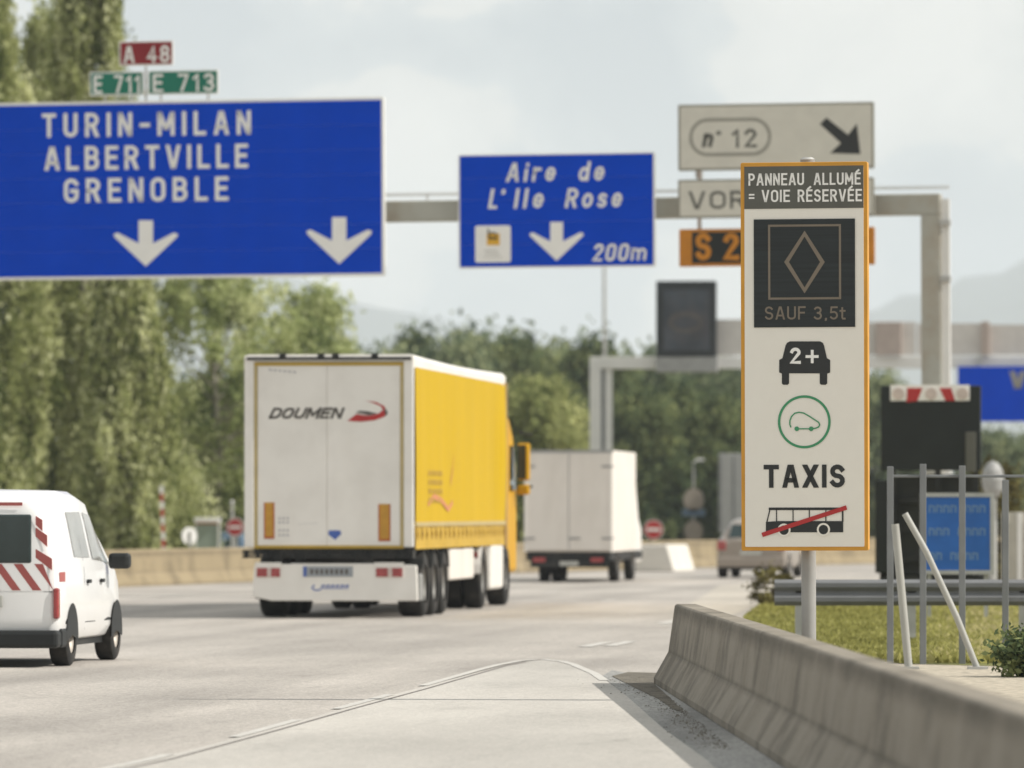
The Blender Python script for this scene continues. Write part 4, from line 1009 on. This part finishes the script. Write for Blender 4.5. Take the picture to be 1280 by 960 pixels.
b = MB(); b.prism([(15.0, 1.95), (15.0, 2.75), (15.6, 2.75), (16.0, 2.0)], 'x', HX1-.068, HX1-.058); b.build('cab_window', M_GLASS, lorry)
b = MB(); b.box(HX1-.02, HX1+.20, 15.75, 15.95, 2.15, 2.80); mr = b.build('mirror', M_CABYELLOW, lorry, bevel=.04)
b = MB(); b.box(HX1-.015, HX1+.14, 15.735, 15.748, 2.18, 2.77); b.build('mirror_glass', M_GLASS, mr)
b = MB(); b.box(HX1-.02, HX1+.20, 15.75, 15.95, 1.90, 2.08); b.build('mirror', M_CABYELLOW, lorry, bevel=.04)
b = MB(); b.tube((HX1, 15.85, 3.0), (HX1+.25, 15.85, 2.94), .02); b.tube((HX1, 15.85, 2.0), (HX1+.25, 15.85, 2.05), .02); b.build('mirror_arm', M_CHASSIS, lorry)

# ---- white box truck
TY = 145.5; ph2 = math.radians(6.2)
bt = thing('box_truck', 'plain white box truck with closed rear doors driving ahead of the yellow lorry', 'truck', (PX(710, TY), TY, 0), -ph2)
bp = Plane((PX(710, TY), TY, 0), rz=-ph2)
a = bp.rect(655, 765.5, 563, 690); X0_, X1_, z0, z1 = a
b = MB(); b.box(X0_, X1_, .03, 6.0, z0, z1); b.build('box_body', M_TRUCKWHITE2, bt, bevel=.02)
xm = bp.at(711, 600)[0]
for xa_, xb_ in ((X0_+.05, xm-.008), (xm+.008, X1_-.05)): b = MB(); b.box(xa_, xb_, -.03, .03, z0+.04, z1-.06); b.build('rear_door', M_TRUCKWHITE2, bt, bevel=.006)
b = MB(); b.box(xm-.007, xm+.007, -.02, .02, z0+.05, z1-.08); b.build('door_seam', M_FENCE, bt)
for px, py in ((760, 583), (760, 673), (661, 583), (661, 673), (718, 673)):
    x, z = bp.at(px, py); b = MB(); b.box(x-.14, x+.14, -.05, -.031, z-.016, z+.016); b.build('hinge', M_FENCE, bt)
b = MB(); b.box(X0_-.01, X1_+.01, -.035, .05, z1-.055, z1+.01); b.build('top_rail', M_POST, bt)
for xx in (X0_+.035, X1_-.035): b = MB(); b.box(xx-.022, xx+.022, -.045, -.01, z0, z1-.06); b.build('corner_rail', M_TRUCKWHITE, bt)
b = MB(); b.box(X0_+.05, X1_-.05, .02, 8.3, .50, z0-.003); b.box(X0_+.15, X1_-.1, -.05, .05, .34, .50); b.build('chassis', M_CHASSIS, bt)
for xx in (X0_+.21, X1_-.49): b = MB(); b.box(xx, xx+.28, -.08, -.052, .46, .56); b.build('rear_lamp', M_LAMPRED, bt, bevel=.01)
b = MB(); b.box(xm-.2, xm+.22, -.075, -.055, .38, .48); b.build('number_plate', M_PLATE, bt)
for sx, sd_ in ((X0_+.30, -1), (X1_-.12, 1)):
    wheel(bt, sx, 1.7, .38, .22, sd_); wheel(bt, sx, 5.6, .38, .22, sd_)
wheel(bt, X0_+.58, 1.7, .38, .22, -1)
b = MB(); b.prism([(6.2, .4), (6.2, 2.2), (6.9, 2.3), (7.6, 1.5), (8.4, 1.2), (8.5, .4)], 'x', X0_+.08, X1_-.08); b.build('cab', M_TRUCKWHITE, bt, bevel=.06)

# ---- lofted car bodies
def loft(st, name, m, parent, zb=.28):
    """st: list of (y, half width, belt z, roof z, half width at roof, bottom z)"""
    b = MB(); rows = []
    for (y, hw, zbelt, zroof, hr, zbo) in st:
        half = [(hw*.93, zbo), (hw, zbo+.12), (hw*1.005, (zbo+zbelt)/2), (hw*.985, zbelt)]
        if zroof-zbelt > .05:
            half += [(hr+(hw-hr)*.35, zbelt+(zroof-zbelt)*.6), (hr, zroof-.09), (hr-.10, zroof-.015), (0, zroof)]
        else: half += [(hw*.90, zbelt+.02), (hw*.7, zroof-.015), (hw*.4, zroof-.004), (0, zroof)]
        rows.append([(x, y, z) for x, z in half]+[(-x, y, z) for x, z in half[-2::-1]])
    n = len(rows[0]); vs = [p for r in rows for p in r]
    fs = [(k*n+i, k*n+i+1, (k+1)*n+i+1, (k+1)*n+i) for k in range(len(rows)-1) for i in range(n-1)]
    fs += [tuple(range(n)), tuple((len(rows)-1)*n+i for i in range(n-1, -1, -1))]
    fs += [(k*n, k*n+n-1, (k+1)*n+n-1, (k+1)*n) for k in range(len(rows)-1)]
    b.add(vs, fs); return b.build(name, m, parent, smooth=True, bevel=.02)
def side_x(st, y, z):
    ys = [s_[0] for s_ in st]; f = lambda k: float(np.interp(y, ys, [s_[k] for s_ in st]))
    hw, zbelt, zroof, hr = f(1), f(2), f(3), f(4)
    if z <= zbelt: return hw*.99
    u = [zbelt, zbelt+(zroof-zbelt)*.6, zroof-.09, zroof-.015]; x = [hw*.985, hr+(hw-hr)*.35, hr, hr-.1]
    return float(np.interp(z, u, x))
def side_patch(st, quad, side, off=.012, n=6):
    """quad: 4 corners (y,z) -> curved patch lying just outside the body side"""
    b = MB(); vs = []
    for j in range(n+1):
        for i in range(n+1):
            u, v = i/n, j/n
            y = (quad[0][0]*(1-u)+quad[1][0]*u)*(1-v)+(quad[3][0]*(1-u)+quad[2][0]*u)*v
            z = (quad[0][1]*(1-u)+quad[1][1]*u)*(1-v)+(quad[3][1]*(1-u)+quad[2][1]*u)*v
            vs.append((side*(side_x(st, y, z)+off), y, z))
    b.add(vs, [(j*(n+1)+i, j*(n+1)+i+1, (j+1)*(n+1)+i+1, (j+1)*(n+1)+i) for j in range(n) for i in range(n)]); return b

# ---- white van with chevrons
VY = 65.8; phv = math.radians(6.2)
HWV = .895
xcr = PX(73, VY); vx = xcr-HWV*math.cos(phv); vy = VY+HWV*math.sin(phv)
van = thing('service_van', 'white service van with red and white chevrons across its back, left edge of the photo', 'van', (vx, vy, 0), -phv)
vst = [(-.01, .80, 1.0, 1.60, .58, .40), (.02, .85, 1.02, 1.69, .64, .34), (.08, .885, 1.04, 1.76, .69, .30), (.22, .895, 1.05, 1.80, .71, .28), (.5, .895, 1.05, 1.82, .71, .28), (1.2, .90, 1.06, 1.84, .72, .27), (2.0, .90, 1.05, 1.83, .72, .27), (2.6, .90, 1.04, 1.77, .71, .27),
       (3.0, .89, 1.02, 1.62, .68, .27), (3.45, .88, 1.00, 1.22, .70, .28), (3.65, .87, .98, 1.04, .72, .28), (4.0, .84, .86, .93, .6, .28), (4.2, .72, .70, .80, .5, .32)]
loft(vst, 'body', M_VANWHITE, van)
b = MB(); b.box(-.60, .615, -.03, .01, PZ(704, VY), PZ(643, VY)); b.build('rear_window', M_GLASS, van, bevel=.03)
b = MB(); b.box(-.90, .905, -.11, .14, .20, PZ(788, VY)); b.build('rear_bumper', M_VANBUMPER, van, bevel=.04)
b = MB(); b.box(-.905, .912, .14, .42, .2, .40); b.build('bumper_wrap', M_VANBUMPER, van, bevel=.03)
# chevron band: red stripes on the tailgate
cz0, cz1 = PZ(738, VY), PZ(705, VY)
for k in range(9):
    x = -.86+k*.215; sk = .20
    P = [(x, cz1), (x+.09, cz1), (x+.09+sk, cz0), (x+sk, cz0)]
    P = [(min(p[0], .845), p[1]) for p in P]
    b = MB(); b.prism(P, 'y', -.016, -.006); b.build('chevron_stripe', M_VANRED, van)
for k, (z_a, z_b) in enumerate(((1.10, 1.22), (1.34, 1.44), (1.50, 1.56))):
    b = MB(); b.prism([(.66, z_b), (.66, z_b-.09), (.83-k*.05, z_a-.10), (.83-k*.05, z_a+.02)], 'y', -.014, .0); b.build('pillar_stripe', M_VANRED, van)
b = MB(); b.box(.25, .52, -.012, .0, 1.665, 1.70); b.box(-.3, -.05, -.012, .0, 1.665, 1.70); b.build('roof_stripe', M_VANRED, van)
b = MB(); b.box(.845, .90, -.030, .09, .50, .82); tl = b.build('tail_lamp', M_LAMPRED, van, bevel=.02)
b = MB(); b.box(-.20, .32, -.045, -.03, .62, .74); b.build('number_plate', M_PLATE, van, bevel=.005)
b = MB(); b.box(-.62, .83, -.010, .0, cz0-.02, cz0-.008); b.build('tailgate_crease', M_FENCE, van)
b = side_patch(vst, [(1.05, 1.13), (1.95, 1.12), (1.95, 1.60), (1.10, 1.60)], 1, .006); b.build('side_panel_window', M_GLASSREFLECT, van, smooth=True)
b = side_patch(vst, [(2.12, 1.10), (2.92, 1.07), (2.66, 1.56), (2.12, 1.60)], 1, .006); b.build('side_window', M_GLASSREFLECT, van, smooth=True)
b = side_patch(vst, [(2.9, 1.06), (3.35, 1.04), (3.0, 1.42), (2.72, 1.58)], 1, .006); b.build('side_window', M_GLASS, van, smooth=True)
b = side_patch(vst, [(.12, .88), (.42, .88), (.42, .98), (.12, .98)], 1, .006); b.build('side_stripe', M_VANRED, van, smooth=True)
for y_ in (1.53, 2.9): b = side_patch(vst, [(y_, .36), (y_+.014, .36), (y_+.014, 1.55 if y_ < 2 else 1.02), (y_, 1.55 if y_ < 2 else 1.02)], 1, .006); b.build('door_seam', M_FENCE, van)
b = MB(); b.box(.90, .93, 2.45, 2.62, .85, .89); b.box(.90, .93, 1.65, 1.80, .85, .89); b.build('door_handle', M_VANBUMPER, van, bevel=.008)
b = side_patch(vst, [(.4, .44), (3.9, .44), (3.9, .52), (.4, .52)], 1, .010); b.build('sill_moulding', M_VANBUMPER, van, smooth=True)
b = MB(); b.box(.90, 1.13, 2.95, 3.13, .99, 1.16); b.build('mirror', M_VANBUMPER, van, bevel=.04)
b = MB(); b.box(-1.13, -.90, 2.95, 3.13, .99, 1.16); b.build('mirror', M_VANBUMPER, van, bevel=.04)
for y_ in (.78, 3.5):
    for sd_ in (-1, 1):
        wheel(van, sd_*.80, y_, .315, .20, sd_, rimc=mat('van_rim', (.42, .38, .33), .5, .3, var=.15))
        b = MB(); n = 14; vs = [(sd_*.905, y_, .32)]+[(sd_*.905, y_+.345*math.cos(math.pi*(i/n*1.1-.05)), .31+.345*math.sin(math.pi*(i/n*1.1-.05))) for i in range(n+1)]
        b.add(vs, [(0, i+1, i+2) for i in range(n)]); b.build('wheel_arch', M_VANBUMPER, van)
b = MB(); b.box(-.8, .8, .2, 3.9, .20, .30); b.build('underbody', M_CHASSIS, van)

# ---- silver hatchback and dark-blue car
def hatch(name, label, cat, px, Y, z, rot, m, sc=1.0):
    c = thing(name, label, cat, (PX(px, Y), Y, z), rot)
    st = [(0, .76, .86, .92, .6, .34), (.08, .83, .90, 1.0, .6, .28), (.35, .85, .92, 1.32, .58, .25), (.8, .86, .92, 1.43, .60, .24), (1.8, .87, .92, 1.46, .62, .24), (2.6, .86, .90, 1.32, .60, .24), (3.1, .85, .88, .98, .6, .24), (3.8, .80, .78, .86, .5, .26), (4.05, .66, .62, .72, .4, .3)]
    loft(st, 'body', m, c)
    b = MB(); b.add([(-.56, .06, .98), (.56, .06, .98), (.50, .34, 1.30), (-.50, .34, 1.30)], [(0, 1, 2, 3)]); b.build('rear_window', M_GLASS, c)
    for s_ in (1, -1):
        b = side_patch(st, [(.55, .96), (2.75, .94), (2.45, 1.26), (.75, 1.33)], s_, .008); b.build('side_window', M_GLASS, c, smooth=True)
        b = MB(); b.box(min(s_*.62, s_*.83), max(s_*.62, s_*.83), -.03, .12, .68, .90); b.build('tail_lamp', M_LAMPRED, c, bevel=.02)
        for y_ in (.65, 3.2): wheel(c, s_*.77, y_, .31, .2, s_)
    b = MB(); b.box(-.84, .84, -.06, .2, .26, .52); b.build('rear_bumper', m, c, bevel=.05)
    b = MB(); b.box(-.26, .26, -.075, -.055, .56, .66); b.build('number_plate', M_PLATE, c)
    b = MB(); b.box(-.7, .7, -.02, 3.8, .2, .27); b.build('underbody', M_CHASSIS, c)
    return c
hatch('hatchback', 'silver-beige hatchback half hidden behind the foot of the tall lane sign', 'car', 939, 155, 0, -math.radians(9), M_SILVER)
hatch('hatchback', 'dark blue parked car, only its roof showing over the tan barrier', 'car', 276, 199, -.45, -math.radians(14), M_DARKBLUE)
# grey far lorry
t = thing('box_lorry', 'pale grey high-sided lorry beyond the silver car, mostly behind the lane sign', 'lorry', (PX(948, 199), 199, 0), -math.radians(9))
b = MB(); b.box(-1.25, 1.25, 0, 8, .95, PZ(567, 199)); b.build('box_body', M_PALEGREY, t, bevel=.02)
for k in range(6): b = MB(); b.box(-1.22+k*.42, -1.18+k*.42, -.03, -.002, 1.0, PZ(567, 199)-.05); b.build('door_rib', M_FENCE, t)
b = MB(); b.box(-1.1, 1.1, .05, 9.5, .55, .945); b.build('chassis', M_CHASSIS, t)
b = MB(); b.prism([(8.2, .5), (8.2, 2.7), (9.3, 2.8), (9.9, 1.9), (9.9, .5)], 'x', -1.15, 1.15); b.build('cab', M_TRUCKWHITE, t, bevel=.06)
for s_ in (-1, 1):
    for y_ in (1.5, 8.8): wheel(t, s_*1.0, y_, .48, .3, s_)

# ================================================================ SMALL SIGNS BEHIND THE FAR BARRIER
def round_sign(px, py, r, Y, label, kind, yaw=0, name='no_entry_sign'):
    z = PZ(py, Y)-GZ; t = thing(name, label, 'road sign', (PX(px, Y), Y, GZ), math.radians(yaw))
    n = 32; b = MB(); b.prism([(r*math.cos(2*math.pi*i/n), z+r*math.sin(2*math.pi*i/n)) for i in range(n)], 'y', 0, .03); b.build('disc', M_SIGNWHITE, t)
    if kind == 'entry':
        b = MB(); b.disc(0, z, r*.92, -.004, 32); b.build('red_face', M_REDINK, t, fix=False)
        b = MB(); b.box(-r*.68, r*.68, -.012, -.006, z-r*.15, z+r*.15); b.build('white_bar', M_SIGNWHITE, t)
        b = MB(); b.tube((0, .06, 0), (0, .06, z+r*.8), .03); b.build('post', M_GALV, t)
    else:
        b = MB(); b.tube((0, -.04, 0), (0, -.04, z+r*.6), .035); b.build('post', M_GALV, t)
    return t
round_sign(294, 659, .265, 186, 'round red no-entry sign just left of the yellow lorry', 'entry', -8)
round_sign(817, 662, .30, 196, 'round red no-entry sign right of the white box truck', 'entry')
round_sign(237, 670, .25, 184, 'pale round sign back with its post in front, beside the white booth', 'back', 35, 'round_sign')
t = thing('ticket_booth', 'small white-framed booth between the pale round sign and the red no-entry sign', 'booth', (PX(259, 192), 192, GZ))
zz = PZ(648, 192)-GZ
b = MB(); b.box(-.33, .33, 0, .6, 0, zz-.12); b.build('cabin', mat('booth_green', (.30, .36, .30), .6, var=.1), t, bevel=.01)
b = MB(); b.box(-.40, .38, -.08, .7, zz-.12, zz+.02); b.build('roof', M_SIGNWHITE, t, bevel=.02)
b = MB(); b.box(-.37, -.33, -.03, .02, 0, zz-.12); b.box(.32, .38, -.03, .02, 0, zz-.12); b.build('frame', M_SIGNWHITE, t)
b = MB(); b.box(-.34, .33, -.035, -.005, zz-.17, zz-.125); b.build('red_fascia', M_LOGOMUD, t)
t = thing('raised_barrier_arm', 'red and white striped barrier arm standing upright above the tan barrier', 'barrier arm', (PX(206, 183), 183, GZ), ry=math.radians(-2))
for k in range(10):
    b = MB(); b.box(-.05, .05, 0, .04, .6+k*.22, .6+(k+1)*.22-.002); b.build('arm_stripe', M_SIGNWHITE if k % 2 else M_REDINK, t)
b = MB(); b.box(-.12, .12, -.1, .2, 0, .9); b.build('arm_housing', M_SIGNWHITE, t, bevel=.02)
for px, ya, m, lab in ((182, 634, M_GREENPOST, 'slim dark green post left of the striped barrier arm'), (153, 618, M_GANTRYW, 'slim pale post right behind the mirror of the white van'), (290, 628, M_GALV, 'pale grey post standing above the red no-entry sign by the lorry'),):
    Y = 190; o = MB(); z = PZ(ya, Y)-GZ; t = thing('post', lab, 'post', (PX(px, Y), Y, GZ)); o.tube((0, 0, 0), (0, 0, z), .045, n=10); o.build('shaft', m, t); o = MB(); o.tube((0, 0, z), (0, 0, z+.06), .06, .03, n=10); o.build('cap', M_SIGNWHITE, t)
Y = 205; t = thing('sign_post', 'lamp post stacked with small pale and blue signs, right of the white box truck', 'sign post', (PX(867, Y), Y, GZ)); g_ = lambda py: PZ(py, Y)-GZ
b = MB(); b.tube((0, .06, 0), (0, .06, g_(578)), .04, .03); b.build('post', M_GALV, t)
b = MB(); b.tube((0, .06, g_(578)), (.16, .02, g_(574)), .03); b.box(.1, .34, -.03, .09, g_(576), g_(573)); b.build('lamp_head', M_SIGNWHITE, t)
m_ps = mat('pale_sign', (.36, .31, .26), .6, var=.1); m_bs = mat('blue_grey_sign', (.14, .20, .27), .6, var=.1)
for py, r in ((625, .33), (664, .30)):
    b = MB(); b.prism([(r*math.cos(2*math.pi*i/24), g_(py)+1.15*r*math.sin(2*math.pi*i/24)) for i in range(24)], 'y', 0, .03); b.build('round_plate', m_ps, t)
b = MB(); b.box(-.37, .37, -.0, .03, g_(645), g_(636)); b.build('blue_plate', m_bs, t)
# ================================================================ RIGHT: ARROW TRAILER, NOTICE, FENCE
Y = 110; tp = Plane((PX(1164, Y), Y, 0), rz=math.radians(-6))
t = thing('warning_trailer', 'tall black warning panel on a trailer with red and white blocks along its top', 'trailer', tp.loc, tp.rz)
a = tp.rect(1101, 1226, 482, 588)
b = MB(); b.box(a[0], a[1], 0, .25, a[2], a[3]); b.build('panel', M_BLACK, t, bevel=.02)
q = tp.rect(1113, 1212, 481, 501, -.01); b = MB(); b.box(q[0], q[1], -.02, -.003, q[2], q[3]); hb = b.build('top_band', M_SIGNWHITE, t)
for P in ([(1134, 485), (1153, 485), (1147, 501), (1133, 503)], [(1174, 485), (1189, 485), (1194, 501), (1182, 501)]):
    b = MB(); b.prism(tp.pts(P, -.02), 'y', -.028, -.021); b.build('red_block', M_REDINK, t)
for px in (1123, 1164, 1203):
    c = tp.at(px, 492, -.03); b = MB(); b.tube((c[0], -.05, c[1]), (c[0], -.022, c[1]), .10, n=20); b.build('round_lamp', M_LAMPWHITE, t, smooth=True)
q = tp.rect(1207, 1220, 540, 590, -.01); b = MB(); b.box(q[0], q[1], -.05, -.002, q[2], q[3]); b.build('control_box', M_HEADER, t, bevel=.01)
q = tp.rect(1094, 1112, 600, 728, 0); b = MB(); b.box(q[0], q[1], -.02, .9, .55, q[3]); b.build('battery_cabinet', M_BLACK, t, bevel=.02)
q = tp.rect(1112, 1225, 588, 740, 0)
for xx in (q[0], (q[0]+q[1])/2, q[1]-.12): b = MB(); b.box(xx, xx+.10, .04, .16, .5, a[2]-.003); b.build('upright', M_CHASSIS, t)
for z_ in (.75, 1.25, 1.75): b = MB(); b.box(q[0], q[1], .16, .22, z_, z_+.09); b.build('cross_rail', M_CHASSIS, t)
b = MB(); b.box(q[0], q[1]-.1, .3, 1.6, .5, 2.25); b.build('equipment_box', mat('box_olive', (.025, .027, .023), .7, var=.2), t, bevel=.03)
b = MB(); b.box(q[0]-.1, q[1]+.1, 0, 2.2, .38, .5); b.build('chassis', M_CHASSIS, t)
for s_ in (-1, 1): wheel(t, s_*.82, 1.0, .33, .2, s_)
Y = 92; np_ = Plane((PX(1196, Y), Y, 0), rz=math.radians(-4))
t = thing('information_sign', 'blue notice with rows of blurred white lettering in a grey frame behind the fence', 'sign', np_.loc, np_.rz)
a = np_.rect(1150, 1243, 616, 718); z0, z1 = a[2], a[3]
b = MB(); fr = .06; b.box(a[0], a[1], 0, .05, z1-fr, z1); b.box(a[0], a[1], 0, .05, z0, z0+fr); b.box(a[0], a[0]+fr, .001, .051, z0+fr, z1-fr); b.box(a[1]-fr, a[1], .001, .051, z0+fr, z1-fr); b.build('frame', M_GALV, t)
m_nb = mat('notice_blue', (.02, .13, .46), .5, var=.1)
mid = (a[0]+a[1])/2
b = MB(); b.box(a[0]+fr, a[1]-fr, .02, .035, z0+fr, z1-fr); b.build('panel', m_nb, t)
b = MB()
for k, zr_ in enumerate((.80, .52, .22)):
    zc = z0+(z1-z0)*zr_
    for j, xx in enumerate(np.linspace(a[0]+.17, a[1]-.17, 8)):
        if (j+k) % 5 != 4: b.ribbon([(xx-.035, zc-.05), (xx-.03, zc+.05), (xx+.03, zc+.04), (xx+.03, zc-.05)], .022, .015)
b.build('lettering', m_ps and mat('notice_text', (.16, .28, .46), .6, var=.1), t, fix=False)
for xx in (a[0]+.1, a[1]-.15): b = MB(); b.box(xx, xx+.06, .055, .11, 0, z1); b.build('post', M_GALV, t)
# grey railing fence in front
Y = 67; t = thing('railing_fence', 'grey post-and-rail metal fence behind the near concrete barrier', 'fence', (0, Y, 0)); pm = None
for px, pt in ((1113, 583), (1154, 580), (1203, 582), (1257, 600), (1310, 590), (1365, 590)):
    b = MB(); x = PX(px, Y); b.box(x-.033, x+.033, 0, .06, 0, PZ(pt, Y)); b.build('fence_post', M_FENCE, t, bevel=.006)
for z_ in (PZ(597, Y),):
    b = MB(); b.box(PX(1113, Y) if z_ > 1 else PX(985, Y), PX(1400, Y), .062, .10, z_, z_+(.03 if z_ > 1 else .07)); b.build('fence_rail', M_FENCE, t, bevel=.006)
# guard rail beyond
Y = 76; t = thing('guard_rail', 'galvanised guard rail crossing behind the fence above the grass', 'guard rail', (0, Y, 0), 0)
b = MB(); P = [(0, 0), (.05, .05), (.05, .10), (0, .15), (0, .17), (.05, .22), (.05, .27), (0, .31)]; x0_, x1_ = PX(968, Y), PX(1500, Y); zc = PZ(757, Y)
vs = [(x, -p[0], zc+p[1]) for x in (x0_, x1_) for p in P]; n = len(P); b.add(vs, [(i, i+1, i+1+n, i+n) for i in range(n-1)]); b.build('beam', mat('rail_pale', (.17, .175, .18), .75, .0, var=.1), t, fix=False)
for k in range(5): b = MB(); xx = x0_+.3+k*1.33; b.box(xx-.05, xx+.05, .0, .1, 0, zc+.28); b.build('post', M_GALV, t)
# two leaning white poles (folded height gauge)
Y = 65
def pole(label, P, r):
    t = thing('leaning_pole', label, 'pole', (PX(P[-1][0], Y), Y, 0)); x0_ = PX(P[-1][0], Y); b = MB(); P[-1] = (P[-1][0], HZ+EYE*F/Y)
    for a_, c_ in zip(P[:-1], P[1:]): b.tube((PX(a_[0], Y)-x0_, 0, PZ(a_[1], Y)), (PX(c_[0], Y)-x0_, 0, PZ(c_[1], Y)), r, r, 10)
    b.build('shaft', M_WHITEPOLE, t, smooth=True); b = MB(); b.box(-.1, .1, -.1, .1, 0, .03); b.build('foot', M_GALV, t)
pole('pale pole leaning slightly, behind the near barrier in front of the fence', [(1119, 655), (1136, 862)], .042)
pole('pale diagonal strut running down right behind the fence posts', [(1131, 642), (1158, 690), (1196, 772), (1222, 862)], .033)
# ribbed pale wall at right
Y = 132; t = thing('ribbed_wall', 'pale ribbed concrete wall at the right edge, beyond the guard rail', 'wall', (PX(1252, Y), Y, 0), math.radians(-6))
b = MB(); b.box(0, 6, .1, .4, 0, PZ(640, Y)); b.build('wall_body', mat('pale_wall', (.46, .44, .38), .8, var=.08), t)
for k in range(20): b = MB(); b.box(.02+k*.3, .12+k*.3, .02, .1, 0, PZ(640, Y)-.02); b.build('wall_rib', M_GANTRYW, t, bevel=.01)
t = thing('water_tank', 'small white dome-ended tank above the olive bush left of the ribbed wall', 'tank', (PX(1241, 140), 140, 0))
b = MB(); b.tube((0, 0, 0), (0, 0, 1.4), .09, n=12); b.build('stand', M_GALV, t); b = MB()
for i in range(6):
    a0, a1 = -math.pi/2+math.pi*i/6, -math.pi/2+math.pi*(i+1)/6
    b.tube((0, 0, 2.3+.42*math.sin(a0)), (0, 0, 2.3+.42*math.sin(a1)), max(.25*math.cos(a0), .005), max(.25*math.cos(a1), .005), 16, False)
b.tube((0, 0, 1.4), (0, 0, 1.9), .08, n=12); b.build('tank_shell', M_POST, t, smooth=True)

# ================================================================ HAZE
m = bpy.data.materials.new('haze_air'); m.use_nodes = True; tn = m.node_tree; tn.nodes.clear()
o_ = tn.nodes.new('ShaderNodeOutputMaterial'); pv = tn.nodes.new('ShaderNodeVolumePrincipled')
pv.inputs['Color'].default_value = (.86, .93, 1.0, 1); pv.inputs['Density'].default_value = .00013; pv.inputs['Anisotropy'].default_value = 0
tn.links.new(pv.outputs[0], o_.inputs['Volume'])
b = MB(); b.box(-7000, 7000, -320, 12700, -24, 540); h = b.build('haze', m); h['kind'] = 'stuff'; h['label'] = 'pale haze in the air over the whole valley'
